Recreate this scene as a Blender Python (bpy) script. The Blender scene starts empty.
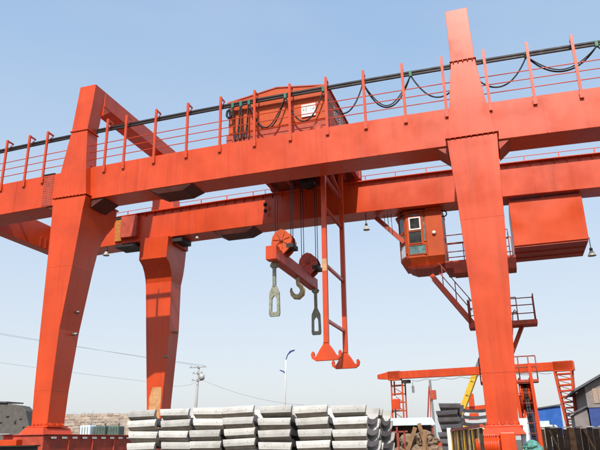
import bpy, bmesh, math, random
from mathutils import Vector, Matrix
R = math.radians
rnd = random.Random(7)
S = bpy.context.scene
COL = S.collection

# ------------------------------------------------------------------ camera, sky, sun, exposure
cam_d = bpy.data.cameras.new('camera')
cam = bpy.data.objects.new('camera', cam_d); COL.objects.link(cam)
a, b, c = R(18.95), R(17.42), R(-1.13)
fwd = Vector((-math.sin(b)*math.cos(a), math.cos(b)*math.cos(a), math.sin(a)))
rgt = Vector((math.cos(b), math.sin(b), 0)); upv = rgt.cross(fwd)
rr = rgt*math.cos(c) + upv*math.sin(c); uu = -rgt*math.sin(c) + upv*math.cos(c)
M3 = Matrix((rr, uu, -fwd)).transposed()
cam.matrix_world = Matrix.Translation((12.614, -21.515, 1.595)) @ M3.to_4x4()
cam_d.sensor_width = 36; cam_d.lens = 38.234; cam_d.clip_start = .1; cam_d.clip_end = 5000
S.camera = cam

SUN_EL = R(45.4); SUN_DIR = Vector((.13, -1, 0)).normalized()      # towards the sun (behind the camera, a little right)
W = bpy.data.worlds.new('World'); S.world = W; W.use_nodes = True
nt = W.node_tree; nt.nodes.clear()
sky = nt.nodes.new('ShaderNodeTexSky'); sky.sky_type = 'NISHITA'; sky.sun_disc = False
sky.sun_elevation = SUN_EL; sky.sun_rotation = math.atan2(SUN_DIR.x, SUN_DIR.y)
sky.altitude = 0; sky.air_density = 1.0; sky.dust_density = 3.0; sky.ozone_density = 1.0
bg = nt.nodes.new('ShaderNodeBackground'); bg.inputs['Strength'].default_value = .12
# hazy air: the clear sky is blended with a pale veil that thickens evenly towards the horizon all round
tcw = nt.nodes.new('ShaderNodeTexCoord'); sxyz = nt.nodes.new('ShaderNodeSeparateXYZ'); ramp = nt.nodes.new('ShaderNodeValToRGB')
nt.links.new(tcw.outputs['Generated'], sxyz.inputs[0]); nt.links.new(sxyz.outputs['Z'], ramp.inputs[0])
el = ramp.color_ramp.elements
el[0].position = 0; el[0].color = (.71, .735, .765, 1)
el[1].position = 1; el[1].color = (.16, .34, .72, 1)
for p_, c_ in ((.08,(.71,.735,.76,1)), (.2,(.63,.70,.775,1)), (.34,(.52,.65,.80,1)), (.55,(.36,.535,.77,1))):
    e_ = el.new(p_); e_.color = c_
hz = nt.nodes.new('ShaderNodeTexNoise'); hz.inputs['Scale'].default_value = 2.2; hz.inputs['Detail'].default_value = 5; hz.inputs['Distortion'].default_value = .6
hm = nt.nodes.new('ShaderNodeMapping'); hm.inputs['Scale'].default_value = (1,1,3.2); nt.links.new(tcw.outputs['Generated'], hm.inputs[0]); nt.links.new(hm.outputs[0], hz.inputs['Vector'])
hr = nt.nodes.new('ShaderNodeMapRange'); hr.inputs[1].default_value = .35; hr.inputs[2].default_value = .75; hr.inputs[3].default_value = 0; hr.inputs[4].default_value = .22; nt.links.new(hz.outputs[0], hr.inputs[0])
hx = nt.nodes.new('ShaderNodeMix'); hx.data_type = 'RGBA'; hx.inputs[7].default_value = (.68,.72,.77,1); nt.links.new(hr.outputs[0], hx.inputs[0]); nt.links.new(ramp.outputs[0], hx.inputs[6])
veil = nt.nodes.new('ShaderNodeBackground'); veil.inputs['Strength'].default_value = .87
nt.links.new(hx.outputs[2], veil.inputs[0])
addw = nt.nodes.new('ShaderNodeAddShader')
ow = nt.nodes.new('ShaderNodeOutputWorld')
bg.inputs['Strength'].default_value = .05
nt.links.new(sky.outputs[0], bg.inputs[0]); nt.links.new(bg.outputs[0], addw.inputs[0]); nt.links.new(veil.outputs[0], addw.inputs[1])
nt.links.new(addw.outputs[0], ow.inputs[0])
sd = bpy.data.lights.new('sun', 'SUN'); sd.energy = 5.0; sd.angle = R(.5); sd.color = (1, .95, .87)
so = bpy.data.objects.new('sun', sd); COL.objects.link(so)
to_sun = Vector((SUN_DIR.x*math.cos(SUN_EL), SUN_DIR.y*math.cos(SUN_EL), math.sin(SUN_EL)))
so.rotation_euler = to_sun.to_track_quat('Z', 'Y').to_euler(); so.location = (20, -30, 40)
S.view_settings.view_transform = 'Standard'; S.view_settings.look = 'None'
S.view_settings.exposure = 0.0; S.view_settings.gamma = 1

# ------------------------------------------------------------------ materials
def mat(name, col, rough=.5, spec=.5, metal=0, var=.12, scale=3.0, dirt=None, dirt_amt=0, bump=.0, bscale=40, streak=False):
    m = bpy.data.materials.new(name); m.use_nodes = True
    n = m.node_tree.nodes; l = m.node_tree.links
    p = n['Principled BSDF']
    p.inputs['Roughness'].default_value = rough; p.inputs['Metallic'].default_value = metal
    p.inputs['Specular IOR Level'].default_value = spec
    tc = n.new('ShaderNodeTexCoord'); src = tc.outputs['Object']
    ns = n.new('ShaderNodeTexNoise'); ns.inputs['Scale'].default_value = scale; ns.inputs['Detail'].default_value = 6
    l.new(src, ns.inputs['Vector'])
    mr = n.new('ShaderNodeMapRange'); mr.inputs[1].default_value = .3; mr.inputs[2].default_value = .7
    mr.inputs[3].default_value = 1-var; mr.inputs[4].default_value = 1+var
    l.new(ns.outputs[0], mr.inputs[0])
    mx = n.new('ShaderNodeMix'); mx.data_type = 'RGBA'; mx.blend_type = 'MULTIPLY'; mx.inputs[0].default_value = 1
    mx.inputs[6].default_value = (*col, 1)
    cb = n.new('ShaderNodeCombineColor')
    for i in range(3): l.new(mr.outputs[0], cb.inputs[i])
    l.new(cb.outputs[0], mx.inputs[7]); out = mx.outputs[2]
    if dirt:
        mp = n.new('ShaderNodeMapping'); mp.inputs['Scale'].default_value = (2.2, 2.2, .22) if streak else (1.3, 1.3, 1.3)
        l.new(src, mp.inputs[0])
        n2 = n.new('ShaderNodeTexNoise'); n2.inputs['Scale'].default_value = 1.6; n2.inputs['Detail'].default_value = 8; n2.inputs['Roughness'].default_value = .65
        l.new(mp.outputs[0], n2.inputs['Vector'])
        r2 = n.new('ShaderNodeMapRange'); r2.inputs[1].default_value = .5; r2.inputs[2].default_value = .75
        r2.inputs[3].default_value = 0; r2.inputs[4].default_value = dirt_amt; l.new(n2.outputs[0], r2.inputs[0])
        m2 = n.new('ShaderNodeMix'); m2.data_type = 'RGBA'; m2.inputs[7].default_value = (*dirt, 1)
        l.new(r2.outputs[0], m2.inputs[0]); l.new(out, m2.inputs[6]); out = m2.outputs[2]
    l.new(out, p.inputs['Base Color'])
    rv = n.new('ShaderNodeMapRange'); rv.inputs[1].default_value = .3; rv.inputs[2].default_value = .7
    rv.inputs[3].default_value = max(.03, rough-.08); rv.inputs[4].default_value = min(1, rough+.1)
    l.new(ns.outputs[0], rv.inputs[0]); l.new(rv.outputs[0], p.inputs['Roughness'])
    if bump:
        n3 = n.new('ShaderNodeTexNoise'); n3.inputs['Scale'].default_value = bscale; n3.inputs['Detail'].default_value = 4
        l.new(src, n3.inputs['Vector'])
        bp = n.new('ShaderNodeBump'); bp.inputs['Strength'].default_value = bump; bp.inputs['Distance'].default_value = .02
        l.new(n3.outputs[0], bp.inputs['Height']); l.new(bp.outputs[0], p.inputs['Normal'])
    return m

M = {}
M['paint'] = mat('crane_paint', (.57, .056, .007), .34, .44, var=.10, scale=.9, dirt=(.56, .10, .035), dirt_amt=.4, bump=.05, bscale=1.6, streak=True)
def weather(m, grime, amt, speck, samt):
    n = m.node_tree.nodes; l = m.node_tree.links; p = n['Principled BSDF']
    src = p.inputs['Base Color'].links[0].from_socket
    tc = n.new('ShaderNodeTexCoord')
    def layer(src, scl, ns, lo, hi, amt, col, rough):
        mp = n.new('ShaderNodeMapping'); mp.inputs['Scale'].default_value = scl; l.new(tc.outputs['Object'], mp.inputs[0])
        t = n.new('ShaderNodeTexNoise'); t.inputs['Scale'].default_value = ns; t.inputs['Detail'].default_value = 9; t.inputs['Roughness'].default_value = rough
        l.new(mp.outputs[0], t.inputs['Vector'])
        r = n.new('ShaderNodeMapRange'); r.inputs[1].default_value = lo; r.inputs[2].default_value = hi; r.inputs[4].default_value = amt
        l.new(t.outputs[0], r.inputs[0])
        x = n.new('ShaderNodeMix'); x.data_type = 'RGBA'; x.inputs[7].default_value = (*col,1)
        l.new(r.outputs[0], x.inputs[0]); l.new(src, x.inputs[6]); return x.outputs[2]
    src = layer(src, (3.0,3.0,.16), 1.3, .52, .72, amt, grime, .6)
    src = layer(src, (.5,.5,.5), 1.0, .5, .7, amt*.8, grime, .55)
    src = layer(src, (1,1,.7), 7.0, .66, .70, samt, speck, .7)
    l.new(src, p.inputs['Base Color'])
weather(M['paint'], (.36,.033,.008), .55, (.17,.045,.02), .7)
M['house'] = mat('house_paint', (.50, .072, .011), .5, .3, var=.12, scale=1.2, dirt=(.30, .06, .02), dirt_amt=.5, bump=.06, bscale=3)
M['box'] = mat('box_paint', (.60, .062, .007), .36, .4, var=.08, scale=.8, dirt=(.5,.075,.015), dirt_amt=.3, bump=.5, bscale=.75)
weather(M['box'], (.40,.04,.008), .35, (.2,.05,.02), .5); weather(M['house'], (.28,.04,.012), .5, (.2,.06,.03), .7)
for b_ in [q for q in M['box'].node_tree.nodes if q.type == 'BUMP']: b_.inputs['Distance'].default_value = .12
for b_ in [q for q in M['box'].node_tree.nodes if q.type == 'TEX_NOISE' and abs(q.inputs['Scale'].default_value-.75) < .01]: b_.inputs['Detail'].default_value = 0.6
M['worn'] = mat('worn_red', (.42, .06, .03), .6, .4, var=.22, scale=4, dirt=(.16, .05, .03), dirt_amt=.6)
M['hookred'] = mat('hook_block_red', (.52, .06, .03), .5, .5, var=.2, scale=5, dirt=(.12, .04, .03), dirt_amt=.5)
M['primer'] = mat('bare_primer', (.52, .29, .13), .7, .3, var=.18, scale=6, dirt=(.45, .11, .04), dirt_amt=.6)
M['ochre'] = mat('ochre_board', (.42, .16, .03), .7, .3, var=.25, scale=9)
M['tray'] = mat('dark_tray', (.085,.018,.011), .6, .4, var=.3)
M['black'] = mat('black_grease', (.022, .018, .016), .6, .4, var=.2)
M['rubber'] = mat('black_rubber', (.015, .015, .016), .55, .4, var=.2)
M['wire'] = mat('power_wire', (.14, .14, .15), .6, .3)
M['rope'] = mat('wire_rope', (.06, .06, .065), .5, .5, metal=.5, var=.2, scale=20)
M['rail'] = mat('brown_rail', (.30, .06, .04), .55, .4, var=.15)
M['steel'] = mat('grey_steel', (.24, .24, .23), .45, .5, metal=.6, var=.2, scale=8)
M['hooksteel'] = mat('dull_yellow_steel', (.42, .35, .18), .5, .5, metal=.2, var=.3, scale=9, dirt=(.08, .07, .06), dirt_amt=.6)
M['linksteel'] = mat('greenish_steel', (.23, .24, .18), .55, .4, metal=.2, var=.3, scale=7, dirt=(.5, .42, .2), dirt_amt=.5)
def vary(m, amt):
    n = m.node_tree.nodes; l = m.node_tree.links; p = n['Principled BSDF']; src = p.inputs['Base Color'].links[0].from_socket
    oi = n.new('ShaderNodeObjectInfo'); r = n.new('ShaderNodeMapRange'); r.inputs[3].default_value = 1-amt; r.inputs[4].default_value = 1+amt*.4
    l.new(oi.outputs['Random'], r.inputs[0]); h = n.new('ShaderNodeHueSaturation'); l.new(r.outputs[0], h.inputs['Value']); l.new(src, h.inputs['Color']); l.new(h.outputs[0], p.inputs['Base Color'])
    for q in [q for q in n if q.type == 'TEX_NOISE']:
        q.noise_dimensions = '4D'; mm = n.new('ShaderNodeMath'); mm.operation = 'MULTIPLY'; mm.inputs[1].default_value = 50; l.new(oi.outputs['Random'], mm.inputs[0]); l.new(mm.outputs[0], q.inputs['W'])
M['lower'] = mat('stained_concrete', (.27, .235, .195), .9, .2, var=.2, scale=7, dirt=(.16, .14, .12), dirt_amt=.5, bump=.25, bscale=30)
M['white'] = mat('white_paint', (.70, .70, .68), .5, .4, var=.05)
M['teal'] = mat('teal_tarp', (.09, .26, .22), .6, .3, var=.3, scale=6)
M['green'] = mat('green_clip', (.03, .16, .09), .5, .4)
M['glass'] = mat('dark_glass', (.035, .045, .045), .08, .6, var=.4, scale=3)
M['glass2'] = mat('green_glass', (.11, .2, .2), .12, .6, var=.5, scale=5)
M['ink'] = mat('grey_ink', (.30, .32, .33), .8, .2)
M['lampglass'] = mat('lamp_glass', (.75, .72, .55), .25, .5)
M['lampgrey'] = mat('lamp_shade_grey', (.42, .42, .40), .4, .5)
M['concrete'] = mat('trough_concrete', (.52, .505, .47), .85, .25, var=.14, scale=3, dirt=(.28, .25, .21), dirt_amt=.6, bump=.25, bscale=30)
M['concrete2'] = mat('grey_concrete', (.115, .105, .095), .85, .25, var=.2, scale=4, dirt=(.09, .085, .08), dirt_amt=.6, bump=.3, bscale=25)
M['dark'] = mat('hole_dark', (.03, .03, .03), .9, .1)
M['brick'] = mat('pale_brick', (.47, .375, .30), .9, .2, var=.2, scale=14, dirt=(.42, .38, .33), dirt_amt=.6)
M['brick_b'] = mat('red_brick', (.42, .31, .24), .9, .2, var=.25, scale=14)
M['mortar'] = mat('mortar', (.42, .36, .30), .95, .1, var=.15, scale=8)
M['wood'] = mat('timber', (.22, .13, .07), .85, .2, var=.35, scale=6, bump=.3, bscale=30)
M['darkwood'] = mat('dark_board', (.075, .052, .038), .85, .2, var=.4, scale=5, dirt=(.17, .11, .07), dirt_amt=.6, bump=.3, bscale=30, streak=True)
M['yellow'] = mat('boom_yellow', (.72, .42, .03), .45, .5, var=.12)
M['blue'] = mat('blue_sheet', (.03, .12, .42), .5, .4, var=.15, scale=2)
M['blue2'] = mat('blue_panel', (.03, .06, .22), .6, .4, var=.2)
M['palesheet'] = mat('pale_sheet', (.62, .72, .78), .5, .4, var=.1)
M['roof'] = mat('grey_roof', (.10, .10, .11), .8, .3, var=.2)
M['wallgrey'] = mat('shed_wall', (.24, .21, .20), .85, .2, var=.15)
M['tyre'] = mat('tyre', (.02, .02, .02), .8, .2)
M['leaf'] = mat('leaves', (.20, .17, .13), .8, .2, var=.3, scale=3)
M['bark'] = mat('bark', (.12, .09, .07), .9, .1)
M['hay'] = mat('sacking', (.24, .17, .115), .95, .1, var=.35, scale=6, dirt=(.2, .13, .09), dirt_amt=.6, bump=.5, bscale=14)
M['ground'] = mat('yard_earth', (.13, .105, .085), .95, .1, var=.2, scale=.5, dirt=(.14, .12, .1), dirt_amt=.5, bump=.4, bscale=8)
M['pole'] = mat('pole_concrete', (.36, .35, .34), .8, .2)
M['bggreen'] = mat('machine_green', (.09, .13, .11), .6, .4, var=.2)

vary(M['concrete'], .3); vary(M['lower'], .3); vary(M['brick'], .25); vary(M['brick_b'], .25); vary(M['darkwood'], .45)
# ------------------------------------------------------------------ mesh helpers
class MB:
    def __init__(s): s.v = []; s.f = []; s.mi = []; s.cur = 0; s.sm = []
    def add(s, vs, fs, smooth=False):
        o = len(s.v); s.v += [tuple(p) for p in vs]
        for f in fs: s.f.append(tuple(i+o for i in f)); s.mi.append(s.cur); s.sm.append(smooth)
        return s
    def box(s, x0, x1, y0, y1, z0, z1):
        return s.loft([[(x0,y0,z0),(x1,y0,z0),(x1,y1,z0),(x0,y1,z0)], [(x0,y0,z1),(x1,y0,z1),(x1,y1,z1),(x0,y1,z1)]])
    def loft(s, rings, cap=True, smooth=False):
        n = len(rings[0]); vs = [p for r in rings for p in r]; fs = []
        for k in range(len(rings)-1):
            for i in range(n):
                j = (i+1) % n; fs.append((k*n+i, k*n+j, (k+1)*n+j, (k+1)*n+i))
        if cap: fs.append(tuple(range(n-1, -1, -1))); fs.append(tuple((len(rings)-1)*n+i for i in range(n)))
        return s.add(vs, fs, smooth)
    def prism(s, poly, vec):
        vec = Vector(vec); P = [Vector(p) for p in poly]
        return s.loft([P, [p+vec for p in P]])
    def bar(s, p, q, w, h, up=(0,0,1)):
        p = Vector(p); q = Vector(q); d = (q-p).normalized(); up = Vector(up)
        if abs(d.dot(up)) > .99: up = Vector((0,1,0))
        x = d.cross(up).normalized()*w/2; y = x.cross(d).normalized()*h/2
        return s.loft([[p-x-y, p+x-y, p+x+y, p-x+y], [q-x-y, q+x-y, q+x+y, q-x+y]])
    def tube(s, pts, r, n=8, closed=False):
        pts = [Vector(p) for p in pts]; rings = []; N = len(pts); prev = None
        rs = r if isinstance(r, (list, tuple)) else [r]*N
        for i, p in enumerate(pts):
            if closed: d = pts[(i+1)%N]-pts[i-1]
            else: d = pts[min(i+1,N-1)]-pts[max(i-1,0)]
            d.normalize()
            if prev is None:
                ref = Vector((0,0,1)) if abs(d.z) < .9 else Vector((1,0,0))
                x = d.cross(ref).normalized()
            else:
                x = (prev - d*prev.dot(d)).normalized()
            prev = x; y = d.cross(x)
            rings.append([p + x*rs[i]*math.cos(2*math.pi*k/n) + y*rs[i]*math.sin(2*math.pi*k/n) for k in range(n)])
        if closed: rings.append(rings[0])
        return s.loft(rings, cap=not closed, smooth=True)
    def cyl(s, p, q, r, n=20, r2=None): return s.tube([p, q], [r, r if r2 is None else r2], n)
    def lathe(s, c, prof, n=16, axis='z'):
        c = Vector(c); rings = []
        for r, h in prof:
            ring = []
            for k in range(n):
                t = 2*math.pi*k/n; u, v = r*math.cos(t), r*math.sin(t)
                ring.append(c + (Vector((u,v,h)) if axis == 'z' else Vector((h,u,v)) if axis == 'x' else Vector((v,h,u))))
            rings.append(ring)
        return s.loft(rings, smooth=True)
    def mesh(s, name, mats):
        me = bpy.data.meshes.new(name); me.from_pydata(s.v, [], s.f)
        for m in (mats if isinstance(mats, (list, tuple)) else [mats]): me.materials.append(M[m] if isinstance(m, str) else m)
        me.polygons.foreach_set('material_index', s.mi); me.polygons.foreach_set('use_smooth', s.sm)
        bm = bmesh.new(); bm.from_mesh(me); bmesh.ops.recalc_face_normals(bm, faces=bm.faces); bm.to_mesh(me); bm.free()
        me.update(); return me
    def build(s, name, mats, parent=None, label=None, kind=None, bevel=0, seg=2):
        o = bpy.data.objects.new(name, s.mesh(name, mats)); link(o, parent)
        if label: o['label'] = label
        if kind: o['kind'] = kind
        if bevel:
            md = o.modifiers.new('bevel', 'BEVEL'); md.width = bevel; md.segments = seg; md.limit_method = 'ANGLE'; md.angle_limit = R(40)
        return o
def link(o, parent=None):
    COL.objects.link(o)
    if parent is not None:
        o.parent = parent
        if parent.type == 'EMPTY': o.matrix_parent_inverse = Matrix.Translation(-Vector(parent.location))
    return o
def tag(o, label, cat=None, group=None):
    o['label'] = label
    if cat: o['category'] = cat
    if group: o['group'] = group
    return o
def thing(name, label, cat, loc=(0,0,0), group=None):
    o = bpy.data.objects.new(name, None); o.empty_display_size = .3; o.location = loc; COL.objects.link(o)
    return tag(o, label, cat, group)
def place(mesh, name, loc, parent, rot=(0,0,0)):
    """another object sharing a mesh, put at a world place under its thing"""
    o = bpy.data.objects.new(name, mesh); link(o, parent); o.location = loc; o.rotation_euler = rot; return o
ORD = ['first','second','third','fourth','fifth','sixth','seventh','eighth','ninth','tenth']
def camber(x): return -.0012*(x-4)**2
D = 5.9                       # front face of the far girder
ZB, ZT = 11.73, 13.23         # girder bottom and top

# ------------------------------------------------------------------ ground
g = MB(); g.add([(-2500,-400,0),(2500,-400,0),(2500,3500,0),(-2500,3500,0)], [(0,1,2,3)])
gr = g.build('ground', 'ground', kind='structure')
for x in (-4.45, 12.2):
    r = MB(); r.box(x-.06, x+.06, -30, 60, .0, .16); r.box(x-.14, x+.14, -30, 60, 0, .03)
    r.build('crane_track', 'rail', kind='structure', label='steel crane rail running under the gantry legs')

# ================================================================== the gantry crane
crane = thing('gantry_crane', 'large orange double girder gantry crane spanning the whole yard', 'gantry crane', (4, 3.5, 0))
XS = [-10.3 + i*(29.3/24) for i in range(25)]
def girder_mb(y0, y1):
    m = MB()
    m.loft([[(x,y0,ZB+camber(x)),(x,y1,ZB+camber(x)),(x,y1,ZT+camber(x)),(x,y0,ZT+camber(x))] for x in XS])
    return m
gf = girder_mb(0, 1.2).build('girder', 'paint', crane, 'near girder carrying the posts and the cable', bevel=.012)
gb = girder_mb(D, D+1.2).build('girder', 'paint', crane, 'far girder with cab and cabin box hung below', bevel=.012)
def strip(y0, y1, z0, z1):
    m = MB(); m.loft([[(x,y0,z0+camber(x)),(x,y1,z0+camber(x)),(x,y1,z1+camber(x)),(x,y0,z1+camber(x))] for x in XS]); return m
strip(.52,.66,ZT+.002,ZT+.1).build('trolley_rail','steel',gf); strip(D+.5,D+.64,ZT+.002,ZT+.1).build('trolley_rail','steel',gb)
# weld seams on the girder webs
for gx, yy in [(-7.5,0),(-1.3,0),(2.9,0),(9.0,0),(14.9,0)]:
    m = MB(); m.box(gx-.02, gx+.02, yy-.012, yy+.02, ZB+camber(gx)+.02, ZT+camber(gx)-.02); m.build('weld_seam', 'paint', gf)
for gx in (-1.9, 4.3, 9.0, 14.7):
    m = MB(); m.box(gx-.02, gx+.02, D-.012, D+.02, ZB+camber(gx)+.02, ZT+camber(gx)-.02); m.build('weld_seam', 'paint', gb)
# black saddle plates where the girders meet the legs, splice trays under the girders
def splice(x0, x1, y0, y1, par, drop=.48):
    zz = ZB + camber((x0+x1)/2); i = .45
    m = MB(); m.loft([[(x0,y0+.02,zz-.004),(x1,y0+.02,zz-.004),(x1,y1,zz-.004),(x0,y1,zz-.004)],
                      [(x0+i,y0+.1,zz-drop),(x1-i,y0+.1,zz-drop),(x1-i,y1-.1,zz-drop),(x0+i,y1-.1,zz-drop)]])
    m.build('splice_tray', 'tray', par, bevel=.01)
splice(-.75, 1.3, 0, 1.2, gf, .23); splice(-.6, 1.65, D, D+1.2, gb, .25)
for x0, x1 in ((-5.8,-5.13), (-3.48,-2.85), (11.1,11.5), (13.26,13.66)):
    zz = ZB + camber(x0)
    m = MB()
    s = 1 if x0 > (-4.3 if x0 < 0 else 12.4) else -1
    xa, xb = (x0, x1) if s > 0 else (x1, x0)
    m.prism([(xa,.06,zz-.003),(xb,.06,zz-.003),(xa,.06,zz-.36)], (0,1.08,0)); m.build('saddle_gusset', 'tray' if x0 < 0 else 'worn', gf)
m = MB(); zz = ZB+camber(-5.8); m.box(-6.02,-5.5,-.014,-.002,zz+.04,zz+1.46); spp = m.build('splice_plate','worn',gf,'rusty bolted splice plate beside the near leg')
m = MB()
for i in range(5):
    for j in range(13): m.cyl((-5.96+i*.1,-.014,zz+.1+j*.108),(-5.96+i*.1,-.032,zz+.1+j*.108),.02,6)
m.build('bolts','worn',spp,kind='stuff')
m = MB(); m.box(-6.05,-5.48,-.03,.2,zz+1.503,zz+1.55); m.build('splice_cap','black',gf)
# end beams between the girder ends
for x0, x1, lb in ((-10.3,-9.72,'end beam closing the girders at the far end'), (18.4,18.98,None)):
    m = MB(); z = ZB + camber(x0); m.box(x0, x1, 1.203, D-.003, z+.01, ZT+camber(x0)-.15)
    e = m.build('end_beam', 'paint', crane, lb, bevel=.01)
    for k, y in enumerate((4.5, 4.9)):
        q = MB(); q.box(x1, x1+.02, y, y+.08, z+.05, z+.6); q.build('bolt_plate', 'worn', e)

# legs: loft of rectangles [z, x0, x1, y0, y1]
def leg(rings, label, m='paint'):
    mb = MB(); mb.loft([[(x0,y0,z),(x1,y0,z),(x1,y1,z),(x0,y1,z)] for z,x0,x1,y0,y1 in rings])
    return mb.build('leg', m, crane, label, bevel=.012)
def collar(par, z, x0, x1, y0, y1, t=.05, o=.055, m='paint'):
    mb = MB(); mb.box(x0-o, x1+o, y0-o, y1+o, z-t, z+t); return mb.build('flange', m, par, bevel=.006)
def bolts(par, z, x0, x1, y0, y1, n=7, up=True, m='paint'):
    mb = MB()
    for i in range(n):
        x = x0 + (x1-x0)*(i+.5)/n; mb.cyl((x,y0-.03,z),(x,y0-.03,z+.09), .022, 6)
    for i in range(n):
        y = y0 + (y1-y0)*(i+.5)/n
        for x in (x1+.03, x0-.03): mb.cyl((x,y,z),(x,y,z+.09), .022, 6)
    return mb.build('bolts', m, par, kind='stuff')
def gussets(par, z, x0, x1, y0, y1, n=4, h=.22):
    mb = MB(); mb.prism([(0,0,0),(0,-.1,0),(0,0,h*.6)], (.03,0,0)); me = mb.mesh('base_rib', 'paint')
    for i in range(n): place(me, 'base_rib', (x0+(x1-x0)*(i+.5)/n, y0+.004, z), par)
    for i in range(3):
        o = place(me, 'base_rib', (x1-.004, y0+(y1-y0)*(i+.5)/3, z), par, (0,0,R(90)))

LF = leg([(2.42,-4.94,-4.23,-.35,.66),(3.75,-5.0,-4.21,-.35,.72),(6.1,-5.04,-4.13,-.35,.92),(8.7,-5.07,-3.82,-.35,1.05),
          (9.6,-5.08,-3.73,-.35,1.16),(10.1,-5.09,-3.68,-.35,1.32),(10.5,-5.1,-3.64,-.35,1.55),(10.85,-5.105,-3.61,-.35,1.84),
          (11.05,-5.11,-3.59,-.35,2.0),(11.72,-5.13,-3.5,-.35,2.0)], 'near leg at the far side of the yard')
RF = leg([(2.0,11.84,12.75,-.35,.72),(3.37,11.83,12.83,-.35,.78),(6.2,11.77,13.0,-.35,.95),(8.7,11.68,13.12,-.35,1.08),
          (9.6,11.65,13.15,-.35,1.16),(10.1,11.62,13.17,-.35,1.32),(10.5,11.59,13.19,-.35,1.55),(10.85,11.57,13.2,-.35,1.84),
          (11.05,11.55,13.21,-.35,2.0),(11.72,11.52,13.24,-.35,2.0)], 'near leg facing the camera in full sun')
LB = leg([(2.2,-4.05,-3.38,6.6,7.5),(3.7,-4.14,-3.3,6.58,7.5),(7.1,-4.36,-3.06,6.5,7.5),(9.5,-4.5,-3.05,6.44,7.5),
          (9.75,-4.5,-3.0,6.36,7.51),(10.05,-4.48,-2.95,6.18,7.52),(10.3,-4.46,-2.92,5.95,7.52),(10.52,-4.44,-2.9,5.57,7.53),
          (11.64,-4.42,-2.82,5.55,7.53)], 'rear leg with a bare yellowish patch at its foot')
RB = leg([(2.0,12.05,12.75,6.6,7.5),(3.7,12.0,12.8,6.58,7.5),(7.1,11.85,12.95,6.5,7.5),(9.5,11.75,13.0,6.44,7.5),
          (9.75,11.73,13.02,6.36,7.51),(10.05,11.7,13.05,6.18,7.52),(10.3,11.68,13.07,5.95,7.52),(10.52,11.66,13.1,5.57,7.53),
          (11.64,11.64,13.12,5.55,7.53)], None)
collar(LF, 11.79, -5.13, -3.5, -.35, 2.0, .03); collar(RF, 11.79, 11.52, 13.24, -.35, 2.0, .03)
# black seat under far girder at the rear leg
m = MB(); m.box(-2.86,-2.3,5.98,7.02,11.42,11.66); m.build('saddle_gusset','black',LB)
m = MB(); m.box(-2.82,-2.70,6.2,7.45,11.3,11.62); m.build('saddle_gusset','worn',LB)
# bare paint patch at the foot of the rear leg: a thin sprayed plate
m = MB(); m.loft([[(-4.0,6.588,2.25),(-3.42,6.588,2.25),(-3.42,6.62,2.25),(-4.0,6.62,2.25)],
                  [(-4.0,6.563,3.8),(-3.36,6.563,3.8),(-3.36,6.60,3.8),(-4.0,6.60,3.8)],
                  [(-3.84,6.552,4.32),(-3.35,6.552,4.32),(-3.35,6.59,4.32),(-3.84,6.59,4.32)]])
m.build('cover_plate', 'primer', LB, 'yellowish bare plate at the foot of the leg')
for L_, (z,x0,x1,y0,y1) in ((LF,(2.42,-4.94,-4.23,-.35,.66)), (RF,(2.0,11.84,12.75,-.35,.72)), (LB,(2.2,-4.05,-3.38,6.6,7.5)), (RB,(2.0,12.05,12.75,6.6,7.5))):
    collar(L_, z-.02, x0, x1, y0, y1, .03, .12); bolts(L_, z+.005, x0, x1, y0, y1); gussets(L_, z+.01, x0, x1, y0, y1)
# small bits clipped to the legs
for p, q, L_ in (((-4.12,.5,6.0),(-3.9,.5,6.0),LF), ((-4.02,.5,6.9),(-3.9,.5,6.9),LF), ((-3.02,7.1,7.0),(-2.9,7.1,7.0),LB), ((-3.3,6.55,5.75),(-3.1,6.55,5.75),LB)):
    m = MB(); m.cyl(p, q, .06, 10); m.build('pipe_clip', 'steel', L_)

m = MB(); m.loft([[(11.835,-.358,3.58),(12.835,-.358,3.58),(12.835,-.34,3.58),(11.835,-.34,3.58)],[(11.835,-.358,3.6),(12.835,-.358,3.6),(12.835,-.34,3.6),(11.835,-.34,3.6)]]); m.build('weld_seam','paint',RF)
for L_, zz, xa, xb, ys, xs in ((LF,8.7,-5.07,-3.82,1.05,-3.82),(RF,8.7,11.68,13.12,1.08,13.12),(LF,3.75,-5.0,-4.21,.72,-4.21)):
    m = MB(); m.box(xa+.01,xb-.01,-.355,-.33,zz-.012,zz+.012); m.box(xs-.02,xs+.004,-.33,ys-.01,zz-.012,zz+.012); m.build('weld_seam','paint',L_)
# upper posts and top beams above the girders
def upper(par_label, ring_list):
    mb = MB(); mb.loft([[(x0,y0,z),(x1,y0,z),(x1,y1,z),(x0,y1,z)] for z,x0,x1,y0,y1 in ring_list])
    return mb.build('upper_post', 'paint', crane, par_label, bevel=.01)
UL = upper('tapered post above the near leg, joined to the top beam', [(11.82,-5.1,-3.52,-.34,-.004),(ZT+.01,-4.86,-3.66,-.34,-.004),(ZT+.02,-4.86,-3.66,-.34,.42),(14.88,-4.58,-3.76,-.33,.42),(16.36,-4.43,-3.6,-.33,.42),(17.1,-4.36,-3.54,-.33,.42)])
UR = upper('tapered post rising highest of all above the sunny leg', [(11.82,11.55,13.21,-.34,-.004),(ZT+.01,11.74,12.98,-.34,-.004),(ZT+.02,11.74,12.98,-.34,.42),(14.88,11.95,12.8,-.33,.42),(16.36,11.94,12.76,-.33,.42),(17.1,11.93,12.75,-.33,.42)])
collar(UL, 14.88, -4.58, -3.76, -.33, .42, .025, .05); collar(UR, 14.88, 11.95, 12.8, -.33, .42, .025, .05)
bolts(UR, 14.78, 11.95, 12.8, -.33, .42, 5)
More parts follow.
